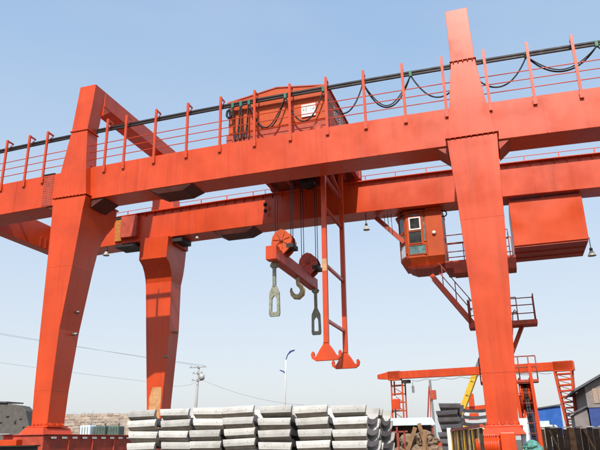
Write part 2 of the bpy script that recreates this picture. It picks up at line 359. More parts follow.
for U_, x0, x1 in ((UL,-5.1,-3.5), (UR,11.53,13.22)):
    mb = MB()
    for i in range(9):
        x = x0+(x1-x0)*(i+.5)/9; mb.cyl((x,-.385,11.72),(x,-.385,11.757), .018, 6)
    mb.build('bolts', 'paint', U_, kind='stuff')
for xo, lb in ((-4.0+.45, 'rear post above the far girder'), (12.35, None)):
    mb = MB(); mb.loft([[(xo-.75,6.3,ZT-.05),(xo+.55,6.3,ZT-.05),(xo+.55,7.12,ZT-.05),(xo-.75,7.12,ZT-.05)], [(xo-.8,6.3,16.35),(xo+0,6.3,16.35),(xo+0,7.12,16.35),(xo-.8,7.12,16.35)]])
    mb.build('upper_post', 'paint', crane, lb, bevel=.01)
for x0, x1, lb in ((-4.36,-3.54,'sloping looking top beam joining near and far posts'), (11.93,12.75,None)):
    mb = MB(); mb.box(x0, x1, .423, 7.12, 16.36, 17.1); t = mb.build('top_beam', 'paint', crane, 'box beam joining the post tops across the girders', bevel=.01)
    mb = MB(); mb.prism([(x0+.02,.424,16.36),(x0+.02,.95,16.358),(x0+.02,.424,15.9)], (x1-x0-.04,0,0)); mb.build('knee_gusset', 'paint', t)

# base beams with raised pedestals, stripes, wheels
def base(x0, x1, y0, y1, z0, z1, lb):
    mb = MB(); mb.box(x0, x1, y0, y1, z0, z1-.03); mb.box(x0-.06, x1+.06, y0-.06, y1+.06, z1-.03, z1)
    o = mb.build('base_beam', 'worn' if x0 < 0 else 'paint', crane, lb, bevel=.01)
    for y in [y0+.35 + k*.62 for k in range(int((y1-y0)/.62))]:
        s = MB(); s.box(x1+.062, x1+.07, y, y+.28, z1-.16, z1-.09); s.build('white_dash', 'white', o)
    for y in [y0+1.4 + k*1.5 for k in range(int((y1-y0)/1.5))]:
        s = MB(); s.box(x1-.001, x1+.055, y, y+.03, z0+.06, z1-.2); s.build('stiffener', 'worn' if x0 < 0 else 'paint', o)
    for y in (y0+.6, y0+1.7, y1-1.7, y1-.6):
        w = MB(); xc = -4.45 if x0 < 0 else 12.2
        w.lathe((xc,y,.46), [(.0,-.13),(.36,-.13),(.36,-.09),(.3,-.09),(.3,.09),(.36,.09),(.36,.13),(.0,.13)], 24, 'x'); w.build('wheel', 'steel', o)
        f = MB(); f.box(xc-.34, xc-.16, y-.38, y+.38, .42, z0-.003); f.box(xc+.16, xc+.34, y-.38, y+.38, .42, z0-.003); f.build('wheel_fork', 'worn', o)
    return o
BL = base(-5.2, -3.45, -1.45, 9.2, 1.0, 2.1, 'dark red base beam with white dashes along its edge')
BR = base(11.62, 12.5, -1.25, 9.0, .95, 1.74, 'base beam under the sunny leg')
for par, x0, x1, y0, y1, z0, z1 in ((BL,-4.98,-4.18,-.62,1.0,2.103,2.36), (BR,11.8,12.8,-.62,1.0,1.743,1.95), (BL,-4.2,-3.46,6.3,7.8,2.103,2.15), (BR,11.9,12.9,6.3,7.8,1.743,1.95)):
    m = MB(); m.loft([[(x0-.22,y0-.15,z0),(x1+.14,y0-.15,z0),(x1+.14,y1,z0),(x0-.22,y1,z0)], [(x0,y0,z1),(x1,y0,z1),(x1,y1,z1),(x0,y1,z1)]])
    m.build('pedestal', 'paint', par, bevel=.012)
m = MB(); m.box(-5.75,-4.35,-1.75,-1.47,1.25,1.93); m.build('buffer_box','paint',BL,bevel=.015)
m = MB(); m.box(-5.6,-4.75,-1.7,-1.0,2.12,2.135); m.build('cover_plate','palesheet',BL)
m = MB(); pf = [(0,-.33),(.2,-.33),(.24,-.28)]
for k in range(9): pf += [(.24,-.24+k*.055),(.30,-.235+k*.055),(.30,-.205+k*.055),(.24,-.20+k*.055)]
pf += [(.26,.27),(.32,.28),(.32,.33),(0,.33)]
m.lathe((11.83,-1.42,1.42),pf,24,'x'); m.build('drive_motor','paint',BR)
m = MB(); m.box(12.2,12.62,-1.5,-1.06,1.1,1.8); m.build('gearbox','paint',BR,bevel=.03)

# railing posts with arms on the near girder, railing lines
def post_mesh():
    m = MB(); m.box(-.05,.05,-.07,-.004,-.36,2.2)
    m.prism([(-.02,-.004,2.2),(-.02,.36,2.2),(-.02,.36,2.13),(-.02,-.004,2.12)], (.04,0,0))
    m.bar((0,0,1.72),(0,.33,2.13),.04,.03)
    m.box(-.07,.07,-.085,-.071,-.36,-.1)
    return m.mesh('railing_post', 'paint')
PM = post_mesh()
px = [-9.6,-8.34,-7.09,-6.1,-2.94,-1.99] + [-.53+1.518*i for i in range(8)] + [-.53+1.518*i for i in range(9,13)] + [11.6]
for x in px: place(PM, 'railing_post', (x, 0, ZT+camber(x)), crane)
def segs(x0, x1, step=1.2):
    n = max(2, int((x1-x0)/step)); return [x0+(x1-x0)*i/n for i in range(n+1)]
for a0, a1 in ((-10.2,-4.75), (-3.75,11.88), (12.85,18.9)):
    for zz, r, mm in ((14.30,.018,'paint'),(13.955,.018,'paint'),(13.60,.018,'paint')):
        m = MB(); m.tube([(x,.012,zz+camber(x)) for x in segs(a0,a1)], r, 6); m.build('handrail', mm, crane)
# far girder: lip, brackets, far railing
strip(D-.2, D-.003, ZT-.035, ZT-.003).build('walkway_lip', 'paint', gb)
bm_ = MB(); bm_.prism([(0,-.19,-.04),(0,-.004,-.04),(0,-.004,-.24)], (.025,0,0)); bme = bm_.mesh('lip_bracket', 'paint')
x = -9.9
while x < 18.3:
    place(bme, 'lip_bracket', (x, D, ZT+camber(x)), gb); x += .5
strip(D+1.2+.003, D+1.95, ZT-.04, ZT).build('walkway_plate', 'paint', crane)
rp = MB(); rp.box(-.022,.022,-.022,.022,0,1.12); rpm = rp.mesh('guard_post', 'paint')
x = -9.8
while x < 18.5:
    place(rpm, 'guard_post', (x, D+1.9, ZT+camber(x)), crane); x += 1.52
for zz in (.55, 1.12):
    m = MB(); m.tube([(x,D+1.9,ZT+zz+camber(x)) for x in XS], .017, 6); m.build('guard_rail', 'paint', crane)
# cable track carried by the arms
for zz in (15.20, 15.085):
    m = MB(); m.loft([[(x,.27,zz+camber(x)-.032),(x,.35,zz+camber(x)-.032),(x,.35,zz+camber(x)+.032),(x,.27,zz+camber(x)+.032)] for x in XS])
    m.build('cable_track', 'rubber', crane, 'black cable track line on the post arms')

# festoon cable hung from the track
fest = thing('festoon_cable', 'black power cable hanging in loops from the track over the near girder', 'cable', (2.9, .31, 15.1))
def clip(x):
    z = 15.05+camber(x)
    m = MB(); m.box(x-.055,x+.055,.26,.365,z-.05,z+.19); m.box(x-.09,x+.09,.27,.355,z-.01,z+.05)
    m.build('cable_clip', 'green', fest, bevel=.01)
def loop(x0, x1, zlow, r=.03, two=False):
    pts = []
    for k in range(23):
        t = k/22; s = 2*t-1
        zt = 15.0+camber(x0+(x1-x0)*t)
        e = 2.1 if x1-x0 > 1 else 5
        z = zlow + (zt-zlow)*abs(s)**e
        pts.append((x0+(x1-x0)*t, .31, z))
    m = MB(); m.tube(pts, r, 8)
    if two: m.tube([(p[0]+.05*math.sin(.3*i), p[1]-.06, p[2]+.045*math.sin(.142*i)) for i,p in enumerate(pts)], r*.8, 8)
    m.build('cable_loop', 'rubber', fest)
cl = [2.9, 3.27, 3.64, 5.24, 6.86, 8.5, 10.37, 12.45, 14.62, 17.0, 19]
lows = [13.45, 13.5, 13.75, 13.82, 13.86, 13.80, 13.86, 13.86, 14.05, 14.1]
for i, x in enumerate(cl):
    clip(x)
    if i < len(cl)-1: loop(x+.03, cl[i+1]-.03, lows[i], two=i in (0,1,2,5,8))
m = MB(); m.tube([(2.75+.12*math.cos(t*1.1), .31, 14.75+.2*math.sin(t*1.1)) for t in range(14)], .05, 8); m.build('cable_coil', 'rubber', fest)

# driver's cab under the far girder
cab = MB()
plan = [(8.62,6.0),(9.08,5.3),(9.78,5.3),(9.93,5.36),(9.95,5.3),(10.7,5.3),(10.7,7.0),(8.62,7.0)]
low  = [(8.8,6.1),(9.2,5.55),(9.78,5.55),(9.93,5.56),(9.95,5.55),(10.66,5.55),(10.66,6.9),(8.8,6.9)]
cab.loft([[(x,y,8.82) for x,y in low], [(x,y,9.15) for x,y in plan], [(x,y,11.28) for x,y in plan]])
cabo = cab.build('driver_cab', 'house', crane, 'orange glazed driver cab under the far girder', bevel=.015)
m = MB(); P2 = [(8.5,6.0),(9.02,5.2),(9.8,5.2),(9.95,5.26),(10.0,5.24),(10.0,7.05),(8.5,7.05)]
m.loft([[(x,y,11.283) for x,y in P2], [(x,y,11.33) for x,y in P2], [(9.3+(x-9.3)*.55, 6.2+(y-6.2)*.8, 11.40) for x,y in P2]]); m.build('cab_roof','house',cabo,bevel=.01)
m = MB(); m.box(10.0,10.72,5.24,7.0,11.283,11.40); m.build('cab_roof','house',cabo,bevel=.01)
def pane(p, q, z0, z1, mt='glass', fr='worn', fw=.05, out=.03):
    """window between plan points p, q: frame bars round a recessed pane"""
    p = Vector((*p,0)); q = Vector((*q,0)); d = (q-p).normalized(); n = Vector((d.y,-d.x,0))
    def qd(u0,u1,a0,a1,o0,o1):
        return [[p+d*u0+n*o0+Vector((0,0,a0)), p+d*u1+n*o0+Vector((0,0,a0)), p+d*u1+n*o1+Vector((0,0,a0)), p+d*u0+n*o1+Vector((0,0,a0))],
                [p+d*u0+n*o0+Vector((0,0,a1)), p+d*u1+n*o0+Vector((0,0,a1)), p+d*u1+n*o1+Vector((0,0,a1)), p+d*u0+n*o1+Vector((0,0,a1))]]
    L = (q-p).length
    w = MB()
    for u0,u1,a0,a1 in ((0,L,z0,z0+fw),(0,L,z1-fw,z1),(0,fw,z0+fw,z1-fw),(L-fw,L,z0+fw,z1-fw)): w.loft(qd(u0,u1,a0,a1,-.01,out))
    w.build('window_frame', fr, cabo)
    g_ = MB(); g_.loft(qd(fw,L-fw,z0+fw,z1-fw,-.01,.008)); g_.build('window_pane', mt, cabo)
    if L > .3:
        w = MB(); t_ = .018
        for u0,u1,a0,a1 in ((fw,L-fw,z0+fw,z0+fw+t_),(fw,L-fw,z1-fw-t_,z1-fw),(fw,fw+t_,z0+fw+t_,z1-fw-t_),(L-fw-t_,L-fw,z0+fw+t_,z1-fw-t_)): w.loft(qd(u0,u1,a0,a1,.009,.018))
        w.build('rubber_seal', 'rubber', cabo)
pane((9.2,5.3),(9.74,5.3),10.43,11.04,'glass','white',.06,.05)
pane((9.14,5.3),(9.76,5.3),9.78,10.4,'glass','house',.035)
pane((9.09,5.301),(9.9,5.301),9.26,9.74,'glass2','house',.035)
pane((9.8,5.31),(9.93,5.36),9.86,11.1,'glass2','house',.03)
pane((9.2,5.3),(9.74,5.3),11.08,11.24,'glass2','house',.03)
ch0, ch1 = Vector((8.66,5.94)), Vector((9.05,5.345))
for z0,z1,mt in ((10.42,11.22,'glass'),(9.93,10.4,'glass2'),(9.22,9.9,'palesheet')):  # lowest pane is opaque and pale: bright sky reflection put into its colour
    pane(ch0.lerp(ch1,.0), ch0.lerp(ch1,.86), z0, z1, mt, 'house', .05)
pane(ch0.lerp(ch1,.84), ch0.lerp(ch1,1.0), 9.35, 11.1, 'hooksteel', 'house', .03)
m = MB(); m.lathe((10.3,5.3,10.2),[(.0,-.12),(.05,-.12),(.085,-.08),(.09,-.03),(.06,.0)],14,'y'); m.build('cab_lamp','lampglass',cabo)
m = MB(); m.tube([(10.78+.14*math.cos(t/10*math.tau),5.5,11.12+.14*math.sin(t/10*math.tau)) for t in range(10)], .03, 6, closed=True); m.build('hanger_ring','black',cabo)
m = MB(); m.loft([[(9.25,5.52,8.64),(10.1,5.52,8.64),(10.1,7.0,8.64),(9.25,7.0,8.64)],[(8.95,5.42,8.78),(10.6,5.42,8.78),(10.6,7.0,8.78),(8.95,7.0,8.78)]])
m.build('cab_base','worn',cabo,bevel=.01)
for x in (8.9, 10.4):
    m = MB(); m.bar((x,5.6,11.25),(x,5.6,11.44),.2,.2); m.build('cab_hanger','black',cabo)
CAB_SHIFT = Matrix.Translation((-.1, 1.0, .26))
for o_ in [cabo] + list(cabo.children): o_.data.transform(CAB_SHIFT)
m = MB(); m.bar((7.55,6.6,11.62),(8.8,6.6,10.25),.16,.2); m.build('cab_strut','worn',crane)
for k in range(3):
    m = MB(); m.cyl((7.98+.16*k,6.4,11.65),(8.0+.16*k,6.4,11.0-.2*k),.016,6); m.build('cab_rail','steel',crane)

# access way from the cab past the sunny leg, its railings
m = MB(); m.box(10.62,13.5,5.45,7.2,8.55,8.86); way = m.build('access_beam','worn',crane,'dark red access beam between the cab and the hung box',bevel=.01)
m = MB(); m.box(10.95,13.48,5.40,6.3,8.28,8.547); m.build('beam_bracket','worn',way,bevel=.01)
def railing(par, pts, h=1.0, post=True, mids=(.55,), r=.022, mt='rail'):
    pts = [Vector(p) for p in pts]
    for hh in (*mids, h):
        m = MB(); m.tube([p+Vector((0,0,hh)) for p in pts], r, 6); m.build('handrail', mt, par)
    for p in pts:
        m = MB(); m.cyl(p, p+Vector((0,0,h)), r, 6); m.build('rail_post', mt, par)
railing(way, [(10.72,5.5,8.86),(11.9,5.5,8.86),(13.3,5.5,8.86)], 1.15, mids=(.4,.75))
railing(way, [(10.72,6.2,8.86),(11.4,6.2,8.86),(12.4,6.2,8.86),(13.42,6.2,8.86)], 1.0, mids=(.35,))
# stair down to the landing
st = MB(); st.bar((9.95,5.95,8.45),(11.5,5.95,6.2),.08,.2); stair = st.build('stair_stringer','paint',crane,'slanted stair stringer running down from the cab')
m = MB(); m.bar((9.95,6.65,8.45),(11.5,6.65,6.2),.08,.2); m.build('stair_stringer','worn',crane)
for k in range(9):
    t = (k+.5)/9; xx, zz = 9.95+1.55*t, 8.45-2.25*t
    m = MB(); m.box(xx-.1,xx+.1,5.995,6.605,zz,zz+.03); m.build('stair_tread','rail',stair)
for hh in (.5,.95):
    m = MB(); m.tube([(10.3,5.95,8.0+hh),(11.5,5.95,6.25+hh)], .022, 6); m.build('handrail','rail',stair)
for t in (.3,.62,.95):
    m = MB(); m.cyl((9.95+1.55*t,5.95,8.5-2.25*t),(9.95+1.55*t,5.95,9.45-2.25*t),.022,6); m.build('rail_post','rail',stair)
m = MB(); m.box(11.32,14.0,5.6,6.42,5.98,6.16); land = m.build('stair_landing','worn',crane,'landing jutting out past the sunny leg',bevel=.008)
railing(land, [(11.36,5.65,6.16),(11.36,6.35,6.16)], 1.0, mids=(.35,.68))
railing(land, [(12.6,6.38,6.16),(13.3,6.38,6.16),(13.95,6.38,6.16),(13.95,5.65,6.16)], 1.05, mids=(.4,.75))
railing(land, [(11.4,5.63,6.16),(12.4,5.63,6.16),(13.28,5.63,6.16)], .95, mids=(.32,.62))
m = MB(); m.bar((13.4,6.3,6.0),(12.7,6.5,4.6),.14,.14); m.build('landing_brace','worn',land)
for dy in (5.75, 6.15):
    m = MB(); m.tube([(12.6,dy,4.4),(13.0,dy,5.7),(13.1,dy,6.5),(13.18,dy,6.62),(13.28,dy,6.5),(13.28,dy,6.16)], .022, 6); m.build('ladder_rail','rail',land)
# lower landing and ladder by the reel, behind the sunny leg
m = MB(); m.box(11.72,13.55,1.0,1.6,3.36,3.44); low_ = m.build('service_landing','worn',crane)
railing(low_, [(11.74,1.02,3.44),(12.3,1.02,3.44),(12.98,1.02,3.44),(13.3,1.02,3.44),(13.53,1.02,3.44)], .75, mids=(.4,), mt='rail')
for xx in (12.86,13.36):
    m = MB(); m.bar((xx+.02,.95,1.0),(xx-.05,.95,3.95),.1,.08,(0,1,0)); m.build('reel_mast','paint',crane)
for k in range(9):
    m = MB(); m.cyl((12.88,.97,1.15+k*.31),(13.36,.97,1.15+k*.31),.014,6); m.build('ladder_rung','rail',low_)

# cabin box hung under the far girder
bx = MB(); x0,x1,y0,y1,z0,z1 = 13.52,16.47,6.15,8.75,9.42,11.46
bx.box(x0,x1,y0,y1,z0,z1); box_ = bx.build('hung_cabin','box',crane,'smooth orange sheet metal box hung below the far girder',bevel=.015)
for xx in (x0+.03, x0+1.42, x1-.08):
    m = MB(); m.box(xx-.04,xx+.04,6.17,6.35,z1+.002,ZB+camber(xx)-.002); m.build('box_hanger','paint',box_)
m = MB(); m.box(x0+.02,x1-.02,y0+.05,y1-.05,z0-.07,z0-.003); m.build('box_floor','worn',box_)
for yy in (y0+.9,y0+1.8):
    m = MB(); m.box(x0+.05,x1-.05,yy,yy+.08,z0-.12,z0-.072); m.build('floor_rib','worn',box_)

# electric cabinet on the far girder near its far end
cz_ = camber(-5.2)
m = MB(); m.box(-5.7,-4.76,D-.28,D-.003,11.86,13.02); cb = m.build('switch_cabinet','worn',gb,'faded red switch cabinet with a panelled door',bevel=.012)
m = MB(); m.box(-6.12,-5.73,D-.12,D-.004,11.75,12.95); m.build('side_board','ochre',gb)
m = MB(); m.box(-6.15,-5.73,D-.16,D-.004,12.952,13.06); m.build('side_board','black',gb)
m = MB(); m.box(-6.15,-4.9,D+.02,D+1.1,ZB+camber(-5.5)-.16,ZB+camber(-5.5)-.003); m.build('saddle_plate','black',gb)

# ================================================================== trolley
tr = thing('crane_trolley', 'orange gabled machinery house riding on the crane girders', 'crane trolley', (4.75, 3.3, 13.33))
HX0, HX1, HY0, HY1, HZ0, HZ1 = 2.62, 6.95, .56, 6.4, 13.95, 15.42
m = MB(); m.box(HX0,HX1,HY0,HY1,HZ0,HZ1); hs = m.build('house_body','house',tr,bevel=.012)
xm = (HX0+HX1)/2; e = .06
m = MB(); m.prism([(HX0-e,HY0-.03,HZ1-.02),(xm,HY0-.03,HZ1+.30),(HX1+e,HY0-.03,HZ1-.02),(HX1+e,HY0-.03,HZ1+.03),(xm,HY0-.03,HZ1+.35),(HX0-e,HY0-.03,HZ1+.03)],(0,HY1-HY0+.06,0)); m.build('house_roof','worn',tr)
m = MB(); m.prism([(HX0,HY0+.003,HZ1+.002),(HX1,HY0+.003,HZ1+.002),(xm,HY0+.003,HZ1+.29)],(0,HY1-HY0-.006,0)); m.build('gable','house',hs)
m = MB(); m.box(HX0-.04,HX1+.04,HY0-.07,HY0-.004,HZ1-.07,HZ1-.0); m.build('eave_strip','house',hs)
m = MB(); m.box(HX0,HX1,HY0-.02,HY0-.003,HZ1-.5,HZ1-.46); m.build('wall_seam','worn',hs)
m = MB(); m.box(HX0,HX1,HY0-.02,HY0-.003,HZ0+.32,HZ0+.36); m.build('wall_seam','worn',hs)
for xx in (3.5,4.2,5.5):
    m = MB(); m.box(xx-.012,xx+.012,HY0-.012,HY0-.002,HZ0+.02,HZ1-.08); m.build('wall_seam','house',hs)
for yy,zz in ((1.6,14.75),(2.5,14.75),(3.6,14.75)):
    m = MB()
    for k in range(5): m.box(HX1+.002,HX1+.03,yy,yy+.55,zz-.3+k*.12,zz-.24+k*.12)
    m.build('vent_louvre','lampgrey',hs)
m = MB(); m.box(5.86,6.46,HY0-.055,HY0-.035,14.12,14.68); sg = m.build('sign_board','white',tr,'white board with grey lettering on the house front')
fc = bpy.data.curves.new('lettering','FONT'); fc.body = '45 14'; fc.size = .24; fc.align_x = 'CENTER'; fc.extrude = .002; fc.materials.append(M['ink'])
ft = bpy.data.objects.new('lettering', fc); link(ft, sg); ft.location = (6.16,HY0-.059,14.36); ft.rotation_euler = (R(90),0,0)
bpy.context.view_layer.update()
lm = bpy.data.meshes.new_from_object(ft.evaluated_get(bpy.context.evaluated_depsgraph_get()))
fo = bpy.data.objects.new('lettering', lm); link(fo, sg); fo.location = ft.location; fo.rotation_euler = ft.rotation_euler; bpy.data.objects.remove(ft); fo.name = 'lettering'; fo['kind'] = 'stuff'
for y in (.8, 6.1):
    m = MB(); m.box(2.5,7.05,y-.18,y+.18,13.45,13.94); m.build('end_carriage','worn',tr,bevel=.01)
for y in (.59, D+.57):
    for x in (3.0, 6.5):
        m = MB(); m.lathe((x,y,13.33+camber(x)+.2),[(0,-.08),(.2,-.08),(.2,.08),(0,.08)],18,'y'); m.build('trolley_wheel','worn',tr)
for x in (2.7, 3.7, 4.6, 5.6, 6.3, 6.9):
    m = MB(); m.box(x-.09,x+.09,.98,5.92,13.42,13.75); m.build('cross_beam','worn',tr)
for y in (1.9, 3.4, 4.9):
    m = MB(); m.box(2.62,6.98,y-.09,y+.09,13.52,13.93); m.build('frame_beam','black',tr)
for y in (1.6, 5.2):
    m = MB(); m.lathe((4.65,y,13.35),[(0,-.3),(.34,-.3),(.34,.3),(0,.3)],20,'y'); m.build('rope_drum','black',tr)
# dangling limit switch chain on the far girder edge of the trolley
m = MB(); m.cyl((2.36,5.6,13.4),(2.36,5.6,12.7),.012,6); m.lathe((2.36,5.6,12.62),[(0,-.1),(.09,-.08),(.1,.05),(0,.1)],10); m.lathe((2.36,5.6,12.3),[(0,-.1),(.08,-.08),(.08,.05),(0,.1)],10); m.build('limit_weight','black',tr)
# rigid guide frame: two legs with anchor shaped feet
for y, lb in ((2.0,'guide leg nearer the near girder'),(5.0,'guide leg nearer the far girder')):
    m = MB(); m.bar((6.3,y,13.45),(6.2,y,5.2),.19,.19,(0,1,0)); gl = m.build('guide_leg','paint',tr,lb,bevel=.012)
    
    if y < 3:
        m = MB(); m.box(6.155,6.335,y-.104,y-.098,8.0,8.5); m.build('scrape_mark','primer',gl)
    m = MB(); cx_ = 6.19
    out = [(-.09,5.28),(.09,5.28),(.12,5.14),(.24,4.98),(.36,4.78),(.42,4.70),(.48,4.72),(.47,4.82),(.50,4.90),(.56,4.90),(.61,4.79),(.57,4.64),(.42,4.54),(-.42,4.54),(-.57,4.64),(-.61,4.79),(-.56,4.90),(-.50,4.90),(-.47,4.82),(-.48,4.72),(-.42,4.70),(-.36,4.78),(-.24,4.98),(-.12,5.14)]
    m.prism([(cx_+u,y-.07,v) for u,v in out],(0,.14,0)); m.build('anchor_foot','paint',gl,bevel=.01)
for z in (12.15,10.75,8.3,6.1):
    m = MB(); m.bar((6.29-(13.4-z)*.0125,2.1,z),(6.29-(13.4-z)*.0125,4.9,z),.11,.11); m.build('guide_strut','paint' if z<9 else 'worn',tr)
m = MB(); m.bar((6.28,2.1,13.2),(6.28,4.9,12.2),.13,.13); m.build('guide_strut','worn',tr)

# hook block
hb = thing('hook_block', 'dark red lifting beam with two sheave housings hanging on wire ropes', 'hook block', (4.5, 3.5, 8.33))
m = MB(); m.box(4.31,4.70,.95,6.3,8.33,8.82); m.build('spreader_beam','hookred',hb,bevel=.02)
m = MB(); m.box(4.28,4.72,.55,.947,8.30,8.85); m.build('end_box','paint',hb,'sunlit orange box on the beam end',bevel=.015)
for y, mt in ((1.65,'house'),(5.2,'hookred')):
    m = MB()
    prof = [(4.25,8.9),(4.22,9.2),(4.27,9.45),(4.4,9.65),(4.62,9.75),(4.82,9.68),(5.0,9.5),(5.09,9.28),(5.05,9.05),(4.9,8.85),(4.72,8.7),(4.4,8.75)]
    m.prism([(u,y-.32,v) for u,v in prof],(0,.10,0)); m.prism([(u,y+.22,v) for u,v in prof],(0,.10,0)); sh = m.build('sheave_housing',mt,hb,bevel=.012)
    for dy in (-.1,.1):
        m = MB(); m.lathe((4.66,y+dy,9.28),[(0,-.05),(.41,-.05),(.36,0),(.41,.05),(0,.05)],24,'y'); m.build('sheave','black' if dy>0 else mt,sh)
    m = MB(); m.cyl((4.66,y-.4,9.28),(4.66,y+.4,9.28),.085,14); m.build('sheave_pin','worn',sh)
    for t in range(7):
        a_ = t/7*math.tau+.3; m = MB(); m.bar((4.66+.12*math.cos(a_),y-.335,9.28+.12*math.sin(a_)),(4.66+.36*math.cos(a_),y-.335,9.28+.34*math.sin(a_)),.03,.035,(0,1,0)); m.build('housing_rib',mt,sh)
    m = MB(); m.box(4.30,4.36,y-.30,y+.32,8.86,9.3); m.build('rope_guard','black',sh)
    m = MB(); m.box(4.86,5.14,y-.33,y+.33,8.95,9.12); m.build('rope_guard','black',sh)
    for k,x in enumerate((4.25,4.42,4.92,5.07)):
        m = MB(); dy = -.1 if k%2 else .1
        m.cyl((x,y+dy,9.3),(x+(.02 if k>1 else -.0),y+dy,13.4),.0165,6); m.build('wire_rope','rope',hb)
for y, xx in ((1.15,4.42),(6.0,4.66)):
    z0 = 8.32
    m = MB(); m.cyl((xx,y,z0),(xx,y,7.35),.075,10)
    ou = [(-.075,7.4),(.075,7.4),(.2,7.12),(.22,6.3),(.18,6.2),(-.18,6.2),(-.22,6.3),(-.2,7.12)]
    inn = [(-.02,7.0),(.02,7.0),(.1,6.88),(.11,6.42),(.08,6.36),(-.08,6.36),(-.11,6.42),(-.1,6.88)]
    n_ = 8; vs = []; 
    for yy in (y-.05,y+.05):
        vs += [(xx+u,yy,v) for u,v in ou] + [(xx+u,yy,v) for u,v in inn]
    fs = []
    for i in range(n_):
        j=(i+1)%n_; fs += [(i,j,n_+j,n_+i),(16+i,16+n_+i,16+n_+j,16+j),(i,16+i,16+j,j),(n_+i,n_+j,16+n_+j,16+n_+i)]
    m.add(vs,fs); m.cyl((xx-.17,y,8.22),(xx+.17,y,8.22),.05,10); m.box(xx-.12,xx+.12,y-.1,y+.1,8.12,8.31); m.build('eye_link','linksteel',hb,'long link with a slotted eye',bevel=.008)
m = MB(); hk=[(4.58,3.6,8.34),(4.58,3.6,8.1),(4.60,3.6,7.98),(4.72,3.6,7.88),(4.80,3.6,7.73),(4.76,3.6,7.55),(4.62,3.6,7.44),(4.46,3.6,7.46),(4.34,3.6,7.58),(4.28,3.6,7.74),(4.30,3.6,7.86)]
m.tube(hk,[.08,.08,.09,.1,.115,.125,.125,.115,.09,.06,.03],10); m.build('hook','hooksteel',hb)

# hanging bell lamps under the far girder
def bell(x, y, ztop, drop, label, s=1.0):
    t = thing('hanging_lamp', label, 'lamp', (x,y,ztop), 'lamps hung under the crane')
    m = MB(); m.cyl((x,y,ztop),(x,y,ztop-drop),.018,6); m.build('lamp_stem','black',t)
    m = MB(); z = ztop-drop; m.lathe((x,y,z),[(0,.14*s),(.07*s,.13*s),(.08*s,0),(0,-.0)],14); m.build('lamp_socket','black',t)
    m = MB(); m.lathe((x,y,z),[(.06*s,0),(.1*s,-.08*s),(.19*s,-.24*s),(.2*s,-.27*s),(.17*s,-.26*s),(.08*s,-.08*s),(.05*s,-.02)],18); m.build('lamp_shade','lampgrey',t)
    m = MB(); m.lathe((x,y,z-.2*s),[(0,.1*s),(.07*s,.05*s),(.08*s,-.02*s),(0,-.09*s)],12); m.build('bulb','lampglass',t)
bell(-6.7,6.0,ZB+camber(-6.7),.25,'bell lamp hanging below the switch cabinet by the near leg', .85)
bell(7.15,6.2,ZB+camber(7.1),.58,'bell lamp hanging between the guide frame and the cab', .78)
bell(16.50,6.3,9.52,.58,'white bell lamp hanging off the corner of the orange box', .85)
bell(-1.45,6.0,ZB+camber(-1.4),.12,'tiny lamp under the far girder beside the rear leg',.5)

# cable reel beside the sunny leg
reel = thing('cable_reel', 'red cable reel with black cable standing behind the sunny leg base', 'cable reel', (13.12,1.3,1.3))
m = MB(); m.lathe((13.12,1.62,2.98),[(0,-.2),(.56,-.2),(.58,-.17),(.56,-.14),(0,-.14)],30,'x'); m.build('reel_flange','paint',reel)
m = MB(); m.lathe((13.12,1.62,2.98),[(0,.14),(.56,.14),(.58,.17),(.56,.2),(0,.2)],30,'x'); m.build('reel_flange','paint',reel)
m = MB()
for k in range(3):
    xx = 13.06+k*.05; m.tube([(xx,1.62+.47*math.cos(t/20*math.tau),2.98+.47*math.sin(t/20*math.tau)) for t in range(20)],.024,6,closed=True)
m.build('wound_cable','rubber',reel)
m = MB(); m.cyl((12.97,1.62,2.98),(13.27,1.62,2.98),.465,30); m.build('reel_drum','paint',reel)
m = MB(); m.tube([(13.15,1.14,2.9),(13.17,1.12,2.3),(13.2,1.1,1.6),(13.22,1.1,.4),(13.3,.9,.05)],.045,8); m.tube([(13.08,1.15,2.9),(13.1,1.13,2.2),(13.17,1.1,1.6),(13.18,1.1,.4),(13.2,.8,.05)],.04,8); m.build('hanging_cable','rubber',reel)
m = MB(); m.bar((12.9,1.7,.0),(12.9,1.7,3.0),.1,.1); m.bar((13.33,1.7,.0),(13.33,1.7,3.0),.1,.1); m.bar((12.9,1.7,1.5),(13.33,1.7,1.5),.08,.08); m.build('reel_frame','paint',reel)
t = thing('control_box','white steel control box standing between leg base and reel','box',(12.9,-.2,0))
m = MB(); m.box(12.78,13.0,-.35,-.05,1.2,2.2); m.build('box_body','white',t,bevel=.015)
m = MB(); m.box(12.8,12.98,-.37,-.352,1.4,2.1); m.build('box_door','palesheet',t)
m = MB(); m.bar((12.89,-.2,0),(12.89,-.2,1.2),.1,.1); m.build('box_stand','steel',t)
t = thing('tarp_bundle','crumpled teal tarpaulin bundle at the foot of the reel','tarpaulin',(13.1,-.9,0))
m = MB()
rg=[]
for k in range(7):
    zz=k/6; r0=.2*math.sqrt(max(0.02,1-zz**2))+.02
    rg.append([(13.05+1.1*(r0*(1+.25*math.sin(3*i+k)))*math.cos(i/12*math.tau),-.9+r0*(1+.2*math.cos(5*i+2*k))*math.sin(i/12*math.tau),1.28+.3*zz) for i in range(12)])
m.loft(rg); m.build('tarp','teal',t)
m = MB(); m.box(12.72,13.4,-1.2,-.55,0,1.275); m.build('crate','wood',t)

